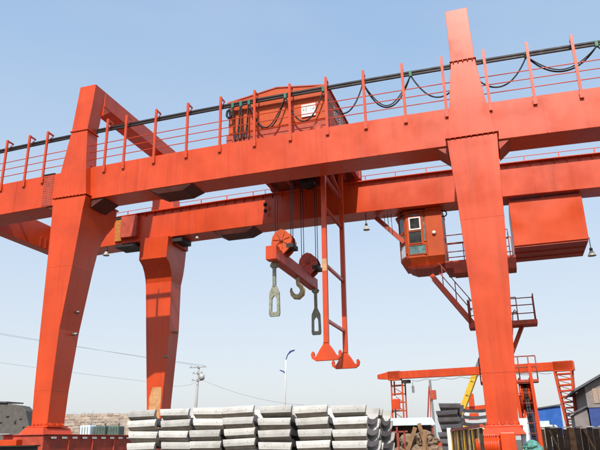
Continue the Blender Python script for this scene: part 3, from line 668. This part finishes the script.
# ================================================================== concrete troughs in the yard
def trough_mesh(L=1.02, w=1.06, h=.5):
    O_ = [(w-.035,h),(w-.006,h-.03),(w+.012,h-.11),(w+.006,h-.195),(w-.016,h-.205),(w-.02,h-.216),(w-.12,h-.30),(.80,.08),(.6,.035),(.3,.008),(0,0)]
    I_ = [(w-.10,h),(w-.10,h-.03),(w-.105,h-.08),(w-.11,h-.15),(w-.12,h-.18),(w-.15,h-.2),(w-.22,h-.26),(.66,.235),(.48,.175),(.25,.15),(0,.145)]
    O = [(-y,z) for y,z in O_] + [(y,z) for y,z in reversed(O_[:-1])]
    I = [(-y,z) for y,z in I_] + [(y,z) for y,z in reversed(I_[:-1])]
    m = MB(); K = len(O); vs = []
    def xe_(z): return L/2*(1-.2*(1-min(1,z/h))**1.1)
    for sx in (-1, 1):
        vs += [(sx*xe_(z),y,z) for y,z in O] + [(sx*xe_(z),y,z) for y,z in I]
    for i in range(K-1):
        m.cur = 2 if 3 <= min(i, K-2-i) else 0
        m.add([vs[j] for j in (i,i+1,2*K+i+1,2*K+i)], [(0,1,2,3)])
        m.cur = 0
        m.add([vs[j] for j in (K+i,3*K+i,3*K+i+1,K+i+1)], [(0,1,2,3)])
        m.add([vs[j] for j in (i,K+i,K+i+1,i+1)], [(0,1,2,3)]); m.add([vs[j] for j in (2*K+i,2*K+i+1,3*K+i+1,3*K+i)], [(0,1,2,3)])
    m.add([vs[j] for j in (0,2*K,3*K,K)], [(0,1,2,3)]); m.add([vs[j] for j in (K-1,2*K-1,4*K-1,3*K-1)], [(0,1,2,3)])
    m.cur = 1
    for s in (-1, 1):
        for xx in (-L*.3, L*.27):
            y0 = s*(w+.008); m.cyl((xx,y0,h-.1),(xx,y0+s*.008,h-.1),.009,8)
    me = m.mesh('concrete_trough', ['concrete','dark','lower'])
    bm = bmesh.new(); bm.from_mesh(me); bmesh.ops.remove_doubles(bm, verts=bm.verts, dist=1e-5); bmesh.ops.recalc_face_normals(bm, faces=bm.faces); bm.to_mesh(me); bm.free()
    return me
TM = trough_mesh()
GT = 'concrete trough segments stacked in the yard'
xe = [.98,2.2,3.23,4.30,5.39,6.54,7.66,8.72]
tops = [2.70,2.70,2.69,2.70,2.66,2.63,2.60]
SIDE = ['pile at the near leg end of the row', 'pile in front of the rear leg', 'pile before the utility pole', 'middle pile of the row', 'pile below the street lamp', 'pile below the anchor feet', 'open ended pile at row end']
def stack(px_, py_, zt, n, words, rotz=0, jit=1.0, pitch=.325):
    pitch *= rnd.uniform(.965,1.035)
    for k in range(n):
        o = bpy.data.objects.new('concrete_trough', TM); COL.objects.link(o)
        o.location = (px_+rnd.uniform(-.05,.05)*jit, py_+rnd.uniform(-.05,.05)*jit, zt-.5-k*pitch+rnd.uniform(-.012,.012))
        o.rotation_euler = (R(rnd.uniform(-.6,.6)), R(rnd.uniform(-1.9,1.9)*jit), rotz+R(rnd.uniform(-2.4,2.4)*jit))
        pos = 'top' if k == 0 else ORD[k]+' from the top'
        tag(o, f'concrete trough, {pos}, {words}', 'concrete trough', GT)
    zb = zt-.5-(n-1)*pitch
    t = thing('timber_bearer', f'timber bearer under the {words}', 'timber', (px_,py_,0), 'timber bearers under the troughs')
    m = MB()
    c_, s_ = math.cos(rotz), math.sin(rotz)
    for d in (-.35,.35):
        p = Vector((px_+d*c_,py_+d*s_,0)); v = Vector((-s_,c_,0))*.55
        m.bar(p-v+Vector((0,0,(zb-.03)/2)), p+v+Vector((0,0,(zb-.03)/2)), .16, zb-.03)
    m.build('bearer_block','wood',t)
for i in range(7):
    xa, xb = xe[i], xe[i+1]
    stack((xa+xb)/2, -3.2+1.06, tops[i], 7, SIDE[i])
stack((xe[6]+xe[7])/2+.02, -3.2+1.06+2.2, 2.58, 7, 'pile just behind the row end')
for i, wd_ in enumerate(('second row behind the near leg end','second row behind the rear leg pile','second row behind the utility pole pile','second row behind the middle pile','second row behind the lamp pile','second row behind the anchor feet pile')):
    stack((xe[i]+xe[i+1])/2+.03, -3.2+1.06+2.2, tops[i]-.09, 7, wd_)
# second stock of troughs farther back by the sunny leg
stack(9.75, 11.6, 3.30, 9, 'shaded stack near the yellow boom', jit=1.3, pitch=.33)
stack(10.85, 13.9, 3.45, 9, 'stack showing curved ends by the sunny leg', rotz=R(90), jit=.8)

# ================================================================== background
# far single girder crane
bgc = thing('gantry_crane', 'smaller single girder gantry crane on lattice legs far behind', 'gantry crane', (9,39,0))
pA, pB = Vector((.6,41.4,7.52)), Vector((17.95,36.85,7.28))
dv = (pB-pA).normalized(); pv = Vector((-dv.y,dv.x,0))
def onb(t, dz=0, dy=0): return pA.lerp(pB,t)+Vector((0,0,dz))+pv*dy
m = MB()
def sect(t,z0,z1): 
    p = onb(t); return [p-pv*.3+Vector((0,0,z0)), p+pv*.3+Vector((0,0,z0)), p+pv*.3+Vector((0,0,z1)), p-pv*.3+Vector((0,0,z1))]
m.loft([sect(0,-.12,.28), sect(.06,-.2,.48), sect(1,-.3,.42)]); bgg = m.build('girder','paint',bgc,bevel=.02)
m = MB(); m.loft([sect(.062,-.32,.53), sect(.13,-.32,.53)]); m.build('girder_collar','paint',bgg)
m = MB(); m.loft([sect(.91,-.36,.46), sect(.997,-.36,.46)]); m.build('girder_collar','paint',bgg)
def lattice(p0, p1, q0, q1, w, n=9):
    """one lattice leg: four chords from the girder (p0,p1) down to the foot (q0,q1)"""
    for p, q in ((p0,q0),(p1,q1)):
        for s in (-1,1):
            m = MB(); m.bar(p+pv*w*s, q+pv*w*s, .13, .13); m.build('leg_chord','rail' if s>0 else 'paint',bgc)
    for k in range(n):
        t = (k+.6)/n; a_, b_ = p0.lerp(q0,t), p1.lerp(q1,t)
        for s in (-1,1):
            m = MB(); m.bar(a_+pv*w*s, b_+pv*w*s, .09, .1); m.build('leg_rung','paint',bgc)
        if k < n-1:
            t2 = (k+1.6)/n; m = MB(); m.bar(a_-pv*w, p1.lerp(q1,t2)-pv*w, .06, .06); m.build('leg_lacing','rail',bgc)
lattice(Vector((1.9,41.7,7.2)),Vector((3.0,41.4,7.2)),Vector((1.75,41.75,.2)),Vector((2.85,41.45,.2)),.35)
lattice(Vector((16.4,36.9,6.95)),Vector((17.7,36.6,6.95)),Vector((17.0,37.2,.2)),Vector((17.35,37.1,.2)),.4,15)
m = MB(); m.box(1.75,2.55,41.0,41.35,4.5,5.45); m.build('electric_box','paint',bgc,bevel=.02)
m = MB(); m.box(1.9,2.2,41.1,41.3,5.5,5.75); m.build('electric_box','white',bgc)
m = MB(); m.box(3.05,3.75,40.6,41.0,6.85,7.15); hs_ = m.build('hoist','black',bgc,bevel=.03)
m = MB(); m.cyl((3.95,40.7,6.9),(3.95,40.7,6.5),.03,6); m.box(3.84,4.06,40.6,40.8,5.95,6.55); m.build('hoist_hook','steel',hs_)
pts = []
for k in range(60):
    t = .2+.7*k/59; p = onb(t,-.35-.18*abs(math.sin(t*34)),-.35); pts.append(p)
m = MB(); m.tube(pts,.018,5); m.build('festoon_wire','rubber',bgc)
for xc, yc in ((2.35,41.6),(17.2,37.15)):
    m = MB(); m.box(xc-.5,xc+.5,yc-1.6,yc+1.6,.0,.5); m.build('base_beam','worn',bgc)

# mobile crane with yellow boom
mc = thing('mobile_crane','yellow telescopic boom of a mobile crane rising beyond the trough stacks','mobile crane',(6,58.6,0))
b0, b1, b2 = Vector((6.2,58.6,3.2)), Vector((9.15,57.75,9.35)), Vector((10.9,57.1,13.0))
m = MB(); m.bar(b0,b1,.5,.62); m.build('boom','yellow',mc,bevel=.03)
m = MB(); m.bar(b1,b2,.36,.42); m.build('boom_extension','steel',mc)
for k in range(3):
    p = b0.lerp(b1,.3+.25*k); m = MB(); m.bar(p+Vector((-.18,-.3,.1)),p+Vector((.18,-.3,-.08)),.04,.05); m.build('boom_mark','black',mc)
m = MB(); m.box(5.4,9.4,57.4,59.8,.8,1.5); m.build('chassis','yellow',mc,bevel=.06)
m = MB(); m.box(8.6,9.9,57.5,59.7,1.52,2.9); m.build('crane_cab','yellow',mc,bevel=.1)
m = MB(); m.box(5.8,7.8,57.8,59.4,1.52,3.3); m.build('turntable','yellow',mc,bevel=.06)
for x in (5.9,6.8,7.9,8.9):
    for y in (57.5,59.7):
        m = MB(); m.lathe((x,y,.55),[(0,-.18),(.4,-.18),(.55,-.12),(.55,.12),(.4,.18),(0,.18)],18,'y'); m.build('wheel','tyre',mc)

# far red gantry beyond
fr = thing('gantry_crane','faded red gantry crane in the distance beside the yellow boom','gantry crane',(7,96,0))
m = MB(); m.bar((3.4,95.8,6.6),(16.0,97.5,7.6),.9,.7); m.build('girder','paint',fr)
for x in (4.2,14.8):
    for dx in (-1.0,1.0):
        m = MB(); m.bar((x,96.3,6.9),(x+dx,96.3,0),.4,.4); m.build('leg','paint',fr)
m = MB(); m.box(5.7,6.6,95.2,96.0,7.1,9.2); m.build('trolley','paint',fr)
m = MB(); m.box(5.3,7.1,95.2,96.0,4.9,6.0); m.build('hook_block','paint',fr)
m = MB(); m.box(4.4,5.6,95.0,95.6,5.6,6.5); m.build('cabin','palesheet',fr)

# pile driver mast
pd = thing('pile_driver','thin dark pile driver mast with reddish stay far beyond the pale roof','pile driver',(2.6,67,0))
m = MB(); m.bar((2.75,67,0),(2.6,67,9.3),.28,.35); m.build('mast','steel',pd)
m = MB(); m.bar((1.3,67.5,0),(2.45,67,8.6),.14,.14); m.build('stay','worn',pd)
m = MB(); m.bar((2.05,67.5,0),(2.5,67,8.0),.1,.1); m.build('stay','worn',pd)
m = MB(); m.box(2.55,3.3,66.6,67,6.8,8.0); m.build('hammer','worn',pd,bevel=.04)
m = MB(); m.box(.6,3.6,66,69,.3,1.8); m.build('base_frame','worn',pd,bevel=.05)

# pale roofed shelter with dark opening
sh = thing('open_shelter','low open shelter with pale blue sheet roof behind the trough row','shelter',(6.6,20.5,0))
m = MB(); m.loft([[(4.4,19.2,2.55),(8.0,20.2,2.55),(7.4,24,3.05),(3.6,23,3.05)],[(4.4,19.2,2.62),(8.0,20.2,2.62),(7.4,24,3.12),(3.6,23,3.12)]]); m.build('roof','palesheet',sh)
for x,y in ((4.5,19.4),(5.7,19.7),(7.8,20.35),(7.3,23.8),(3.8,22.9)):
    m = MB(); m.bar((x,y,0),(x,y,2.5 if y<21 else 3.0),.1,.1); m.build('roof_post','rail',sh)
m = MB(); m.loft([[(3.8,22.6,0),(7.3,23.5,0),(7.3,23.6,0),(3.8,22.7,0)],[(3.8,22.6,2.9),(7.3,23.5,2.9),(7.3,23.6,2.9),(3.8,22.7,2.9)]]); m.build('back_wall','darkwood',sh)
# heap of brown sacks
from mathutils import noise
for i,(x,y,z,s) in enumerate(((8.25,6.3,0,1.0),(9.0,6.6,0,1.05),(7.7,6.7,0,.9),(8.6,6.5,.75,.85),(9.2,6.7,.8,.8),(8.1,6.7,.7,.8),(8.95,6.6,1.35,.75),(8.35,6.6,1.3,.66),(9.25,6.75,1.35,.55))):
    m = MB(); rg = []
    for k in range(13):
        u = k/12*math.pi; r0 = math.sin(u)**.6*.58*s+.004; ring = []
        for j in range(22):
            p = Vector((r0*math.cos(j/22*math.tau), r0*.85*math.sin(j/22*math.tau), .42*s*(1-math.cos(u))))
            q = 1+.3*noise.noise(p*2.6/s+Vector((i*7.1,0,0)))+.3*noise.noise(p*8+Vector((0,i*3.3,0)))+.2*noise.noise(p*19)
            ring.append((x+p.x*q, y+p.y*q, z+.02+p.z*(1+.2*noise.noise(p*3+Vector((0,0,i*5))))))
        rg.append(ring)
    m.loft(rg)
    o = m.build('sack','hay'); tag(o,['bulky brown sack at the near foot of the heap','wide brown sack at the foot of the heap by the shaded stack','small brown sack at the outer foot of the heap','middle sack of the heap resting on two others','middle sack of the heap by the shaded stack','middle sack of the heap at its outer side','topmost brown sack of the heap','smaller sack beside the topmost one','smallest brown sack high on the heap'][i],'sack','heap of brown sacks')
for k,(p,q,lb) in enumerate((((7.9,5.75,.0),(8.75,6.05,2.15),'weathered plank leaning on the heap from the rack side'),((9.5,5.8,.0),(8.9,6.1,2.3),'weathered plank leaning on the heap by the shaded stack'),((8.9,5.65,.0),(9.15,6.0,2.0),'short plank leaning on the middle of the heap'))):
    m = MB(); m.bar(p,q,.16,.04,(0,1,0)); o = m.build('plank','wood'); tag(o,lb,'plank','planks leaning on the heap')
# rusty frame in front of the sacks
t = thing('rusty_rack','rusty steel rack standing in front of the brown sacks','rack',(8.2,4.9,0))
for x in (7.55,7.95,8.2,8.45):
    m = MB(); m.bar((x,4.9,0),(x+.02,4.9,1.98),.06,.06); m.build('upright','rail',t)
m = MB(); m.bar((7.4,4.9,1.95),(8.6,4.9,1.98),.06,.06); m.build('crossbar','rail',t)

# barrier of bars near the sunny leg
fc_ = thing('bar_fence','low fence of mixed yellow, brown and black bars beside the sunny leg','fence',(11,0,0))
f0, f1 = Vector((10.15,6.5,2.0)), Vector((11.75,-2.2,1.98))
m = MB(); m.bar(f0,f1,.1,.08); m.build('top_bar','worn',fc_)
m = MB(); m.bar(f0-Vector((0,0,1.6)),f1-Vector((0,0,1.6)),.08,.08); m.build('bottom_bar','worn',fc_)
for k in range(24):
    p = f0.lerp(f1,(k+.5)/24); mt = ['yellow','wood','black','wood','hooksteel','darkwood'][k*7%6]
    m = MB(); m.bar(p+Vector((rnd.uniform(-.05,.05),rnd.uniform(-.12,.12),-2.0)),p+Vector((0,0,-.06)),.09,.07,(0,1,0)); m.build('fence_bar',mt,fc_)
m = MB(); m.bar(f0+Vector((-.1,.05,-2)),f0+Vector((-.1,.05,.1)),.16,.16); m.build('end_post','white',fc_)

# dark board fence along the far track, white capping dashes, leaning stakes
bf = thing('board_fence','long dark brown board fence with white dashed capping beyond the reel','fence',(15.5,12,0))
bme2 = None
for k in range(36):
    x = 13.7+k*.26; h = 2.06-.004*k+rnd.uniform(-.04,.04)
    m = MB(); m.box(x+.006,x+.25,11.9+rnd.uniform(-.03,.03),11.98,.0,h); m.build('board','darkwood' if k%5 else 'wood',bf)
for k in range(18):
    x = 13.7+k*.52; m = MB(); m.box(x,x+.34,11.84,12.06,2.075,2.12); m.build('cap_strip','white' if k%3 else 'wallgrey',bf)
for x in (14.4,15.9,17.3,18.9):
    m = MB(); m.bar((x+.45,11.2,0),(x-.25,11.75,1.98),.06,.06); m.build('leaning_stake','wood',bf)

# blue shed
bs = thing('metal_shed','small blue sheet metal shed with a sloping dark roof edge','shed',(15.9,45.3,0))
m = MB(); m.loft([[(14.6,44.9,0),(17.0,45.5,0),(16.4,48.5,0),(14,48,0)],[(14.6,44.9,4.2),(17.0,45.5,4.55),(16.4,48.5,4.55),(14,48,4.2)]]); m.build('wall','blue',bs)
m = MB(); m.loft([[(14.4,44.7,4.22),(17.1,45.3,4.58),(16.5,48.7,4.58),(13.9,48.2,4.22)],[(14.4,44.7,4.34),(17.1,45.3,4.70),(16.5,48.7,4.70),(13.9,48.2,4.34)]]); m.build('roof','roof',bs)
m = MB(); m.loft([[(14.9,44.95,.3),(15.8,45.15,.3),(15.8,45.1,.3),(14.9,44.9,.3)],[(14.9,44.95,3.2),(15.8,45.15,3.2),(15.8,45.1,3.2),(14.9,44.9,3.2)]]); m.build('door','palesheet',bs)
# white van in front
vn = thing('parked_van','white van parked in front of the blue shed','van',(15.8,41,0))
pr = [(14.9,.45),(16.9,.45),(16.95,1.1),(16.6,1.25),(16.3,2.0),(16.1,2.3),(15.0,2.3),(14.85,2.1),(14.8,1.0)]
m = MB(); m.prism([(u,40.2,v+.45) for u,v in pr],(0,1.7,0)); m.build('body','white',vn,bevel=.08)
m = MB(); m.prism([(15.1,40.19,2.0),(16.2,40.19,2.0),(16.0,40.19,2.6),(15.15,40.19,2.6)],(0,.02,0)); m.build('window','glass',vn)
for x in (15.25,16.5):
    for y in (40.25,41.85):
        m = MB(); m.lathe((x,y,.42),[(0,-.11),(.3,-.11),(.42,-.08),(.42,.08),(.3,.11),(0,.11)],16,'y'); m.build('wheel','tyre',vn)

# workshop building at the frame edge
wb = thing('workshop_building','workshop with pitched grey roof, brownish upper wall and blue lower wall','building',(21,32,0))
m = MB(); m.box(17.75,26,29.0,38,2.0,0); m.build('lower_wall','blue2',wb)
m = MB(); m.box(17.7,26.05,28.95,38.05,3.62,5.05); 
m2 = MB(); m2.box(17.75,26,29.0,38,2.0,3.617); m2.build('lower_wall','blue2',wb)
m.build('upper_wall','wallgrey',wb)
m = MB(); m.prism([(16.95,28.4,4.72),(21.9,28.4,7.3),(26.8,28.4,4.72),(26.8,28.4,4.88),(21.9,28.4,7.48),(16.95,28.4,4.88)],(0,10.2,0)); m.build('roof','roof',wb)
m = MB(); m.prism([(17.7,28.98,5.053),(26.05,28.98,5.053),(21.9,28.98,7.2)],(0,.12,0)); m.build('gable','wallgrey',wb)
for k in range(6):
    x = 18.15+k*1.25; m = MB(); m.box(x,x+.7,28.9,28.948,3.9,4.9); w_ = m.build('window','brick_b',wb)
    m = MB(); m.box(x+.33,x+.37,28.88,28.898,3.9,4.9); m.build('mullion','wallgrey',w_)
an = thing('lean_to_shed','grey lean-to shed against the workshop','shed',(17.2,30.2,0))
m = MB(); m.prism([(16.75,29.3,0),(17.69,29.3,0),(17.69,29.3,3.62),(16.75,29.3,3.2)],(0,3,0)); m.build('wall','wallgrey',an)
m = MB(); m.prism([(16.45,29.1,3.12),(17.69,29.1,3.68),(17.69,29.1,3.8),(16.45,29.1,3.24)],(0,3.4,0)); m.build('roof','roof',an)
for k,(x,y) in enumerate(((17.6,26.6),(18.5,26.9))):
    t = thing('scrap_drum',['grey steel drum in front of the workshop near the lean-to','grey steel drum in front of the workshop at the frame edge'][k],'drum',(x,y,0),'drums by the workshop')
    m = MB(); m.lathe((x,y,0),[(0,0),(.42,0),(.42,.7),(.44,.72),(.42,.75),(.42,1.5),(.44,1.52),(.42,1.55),(.42,2.25),(.38,2.28),(0,2.28)],18); m.build('drum_body','roof',t)
    m = MB(); m.lathe((x,y,2.28),[(0,0),(.08,0),(.08,.05),(0,.05)],10); m.build('drum_cap','steel',t)

# grey concrete building wall at the far side
cw = thing('concrete_block','weathered grey concrete block with dark stains and holes beside the near leg','concrete block',(-17.5,13,0))
m = MB(); m.prism([(-21,12.0,0),(-16.35,13.3,0),(-16.4,13.3,2.9),(-16.75,13.2,3.9),(-17.1,13.1,4.25),(-18,12.85,4.4),(-21,12.0,4.55)],(-.6,1.6,0)); m.build('block_body','concrete2',cw,bevel=.05)
for x,z,w_,h_ in ((-17.9,3.5,.2,.12),(-17.35,3.1,.1,.22),(-17.05,3.35,.14,.1),(-18.4,3.15,.3,.1),(-16.8,2.85,.1,.1)):
    yy = 12.0+(x+21)/4.65*1.3; m = MB(); m.prism([(x,yy-.02,z),(x+w_,yy-.02+w_*.28,z+.03),(x+w_*.9,yy-.02+w_*.25,z+h_),(x+.02,yy-.02,z+h_*.8)],(0,.08,0)); m.build('hole','dark',cw)
m = MB(); m.loft([[(-21,11.9,4.56),(-17.9,12.75,4.41),(-17.9,14.3,4.41),(-21,13.5,4.56)],[(-21,11.9,4.64),(-17.9,12.75,4.49),(-17.9,14.3,4.49),(-21,13.5,4.64)]]); m.build('top_slab','roof',cw)
# brick wall: courses of real bricks
bw = thing('brick_wall','pale brick wall far behind the base beam','brick wall',(-18,23.5,0))
w0 = Vector((-21.2,22.4,0)); w1 = Vector((-13.6,24.7,0)); wd = (w1-w0).normalized(); wn = Vector((wd.y,-wd.x,0))
m = MB(); m.loft([[w0,w1,w1-wn*.3,w0-wn*.3],[w0+Vector((0,0,4.1)),w1+Vector((0,0,4.1)),w1-wn*.3+Vector((0,0,4.1)),w0-wn*.3+Vector((0,0,4.1))]]); m.build('wall_core','mortar',bw)
ang = math.atan2(wd.y,wd.x)
bm1 = MB(); bm1.box(0,.50,-.03,.05,0,.20); b1m = bm1.mesh('brick','brick'); bm1.mi=[0]*len(bm1.f); b2m = bm1.mesh('brick','brick_b')
L = (w1-w0).length; nr = 0
for r_ in range(9):
    z = 2.15+r_*.225; x = -.27*(r_%2)
    while x < L-.5:
        if x >= 0 and not (r_ == 8 and rnd.random() < .3):
            o = place(b1m if rnd.random() < .72 else b2m, 'brick', w0+wd*x+wn*rnd.uniform(-.035,.03)+Vector((0,0,z+rnd.uniform(-.012,.012))), bw, (0,R(rnd.uniform(-1.5,1.5)),ang)); o.scale = (rnd.uniform(.82,1.03),1,rnd.uniform(.86,1.03)); nr += 1
        x += .53
# green machines, blue roof
for k,x in enumerate((-16.0,-15.0,-14.1)):
    y = 18.8+(x+16)*.32
    t = thing('generator_set',['pale grey-green machine at the end of the machine row','dark green machine in the middle of the machine row','dark green machine nearest the trough piles'][k],'machine',(x,y,0),'machines before the brick wall')
    m = MB(); m.box(x-.42,x+.45,y-.4,y+.4,.2,3.1-.04*k); m.build('casing','palesheet' if k==0 else 'bggreen',t,bevel=.08)
    for q in range(4):
        m = MB(); m.box(x-.4+.22*q,x-.36+.22*q,y-.44,y-.402,.4,3.0); m.build('casing_rib','bggreen' if k else 'wallgrey',t)
    m = MB(); m.cyl((x+.2,y,3.0),(x+.2,y,3.42),.06,8); m.build('exhaust','steel',t)
    m = MB(); m.box(x-.5,x+.5,y-.45,y+.45,0,.197); m.build('skid','roof',t)
br = thing('blue_roofed_shed','low shed with a blue roof edge beyond the brick wall','shed',(-19,30,0))
m = MB(); m.box(-20.3,-16.5,28.4,31,0,4.0); m.build('wall','wallgrey',br)
m = MB(); m.loft([[(-20.8,28.0,4.0),(-16.2,28.0,4.25),(-16.2,31.4,4.25),(-20.8,31.4,4.0)],[(-20.8,28.0,4.14),(-16.2,28.0,4.39),(-16.2,31.4,4.39),(-20.8,31.4,4.14)]]); m.build('roof','blue',br)
# black steel beam lying in the foreground
t = thing('steel_beam','black steel beam lying on blocks in front of the dark red base beam','steel beam',(-4,-2.9,0))
m = MB(); m.box(-6.5,-2.4,-3.05,-2.98,1.0,1.68); m.box(-6.5,-2.4,-3.16,-2.86,1.68,1.72); m.box(-6.5,-2.4,-3.16,-2.86,.96,1.0); m.build('web','black',t)
for x in (-5.8,-3.0):
    m = MB(); m.box(x-.2,x+.2,-3.2,-2.8,0,.957); m.build('support_block','wood',t)

# small tree beyond the brick wall
def tree(x, y, h, r, label, n=260, z0=.35):
    t = thing('bare_tree', label, 'tree', (x,y,0), 'hazy trees on the skyline')
    m = MB(); m.tube([(x,y,0),(x+.1,y,h*.35),(x-.05,y,h*.7)],[.16,.11,.05],8)
    for k in range(7):
        a_ = k*2.4; zz = h*(.35+.06*k); m.tube([(x,y,zz),(x+r*.7*math.cos(a_),y+r*.7*math.sin(a_),zz+h*.22)],[.05,.015],5)
    m.build('trunk','bark',t)
    m = MB()
    for k in range(n):
        a_ = rnd.random()*math.tau; zz = h*rnd.uniform(.4,.78); d = r*rnd.uniform(.2,.75)
        p = Vector((x+d*.6*math.cos(a_), y+d*.6*math.sin(a_), zz))
        q = p+Vector((r*.45*math.cos(a_+rnd.uniform(-.7,.7)), r*.45*math.sin(a_+rnd.uniform(-.7,.7)), h*rnd.uniform(.06,.2)))
        w_ = p.lerp(q,.5)+Vector((0,0,-.06)); m.tube([p,w_,q],[.018,.014,.006],4)
        for j in range(5):
            u = p.lerp(q,rnd.uniform(.4,1)); d1 = Vector((rnd.uniform(-1,1),rnd.uniform(-1,1),rnd.uniform(-1,1)))*.045; d2 = Vector((rnd.uniform(-1,1),rnd.uniform(-1,1),rnd.uniform(-1,1)))*.04
            m.add([u-d1,u+d2,u+d1,u-d2],[(0,1,2,3)])
    m.build('crown','leaf',t)
tree(-24.5,30,5.0,1.5,'small hazy tree between the near leg and the brick wall')

# street lamp and utility pole with wires
sl = thing('street_lamp','tall white street lamp with two curved arms beyond the trough row','street lamp',(-14.45,57,0))
m = MB(); m.tube([(-14.4,56,0),(-14.0,56,9.9),(-13.93,56,11.7)],[.13,.1,.07],10); m.build('lamp_post','white',sl)
m = MB(); m.tube([(-13.93,56,11.7),(-13.7,56,12.3),(-13.3,56,12.7),(-12.75,56,12.85)],[.05,.07,.13,.08],8); m.build('lamp_head','blue2',sl)
m = MB(); m.tube([(-14.02,56,9.95),(-14.25,56,10.25),(-14.75,56,10.45)],[.04,.09,.06],8); m.build('lamp_head','blue2',sl)
m = MB(); m.tube([(-14.55,56,5.85),(-14.85,56,5.85)],.18,8); m.build('junction_box','pole',sl)
up = thing('utility_pole','concrete utility pole with crossarms and a transformer','utility pole',(-20.2,43.5,0))
m = MB(); m.tube([(-20.35,43.5,0),(-19.85,43.5,9.9)],[.22,.12],10); m.build('pole','pole',up)
for z,hw in ((9.75,1.0),(9.1,.6),(8.35,.7)):
    m = MB(); m.box(-19.9-hw,-19.9+hw,43.3,43.4,z,z+.1); ca = m.build('crossarm','pole',up)
    for q in (-.8,0,.8):
        m = MB(); m.lathe((-19.9+hw*q,43.35,z+.1),[(0,0),(.06,0),(.08,.1),(.05,.2),(0,.2)],8); m.build('insulator','lampgrey',ca)
m = MB(); m.lathe((-19.35,43.35,8.75),[(0,-.3),(.28,-.28),(.3,.25),(0,.32)],12); m.build('transformer','lampgrey',up)
def wire(pts, label):
    P = [Vector(p) for p in pts]; out = []
    for i in range(len(P)-1):
        for k in range(10):
            t = k/10; q = P[i].lerp(P[i+1],t); q.z -= .5*4*t*(1-t); out.append(q)
    out.append(P[-1]); m = MB(); m.tube(out,.012,5); o = m.build('power_line','wire'); tag(o,label,'power line','power lines across the yard')
wire([(-75,22,21.5),(-19.9,43.35,9.98),],'upper power line reaching the utility pole top')
wire([(-75,22,20.9),(-19.1,43.35,9.96),],'second power line just below the upper one')
wire([(-75,24,17.2),(-24,42.2,8.2),(-19.3,43.3,8.4),(-9,47.5,5.6)],'lowest power line sagging past the pole to the troughs')
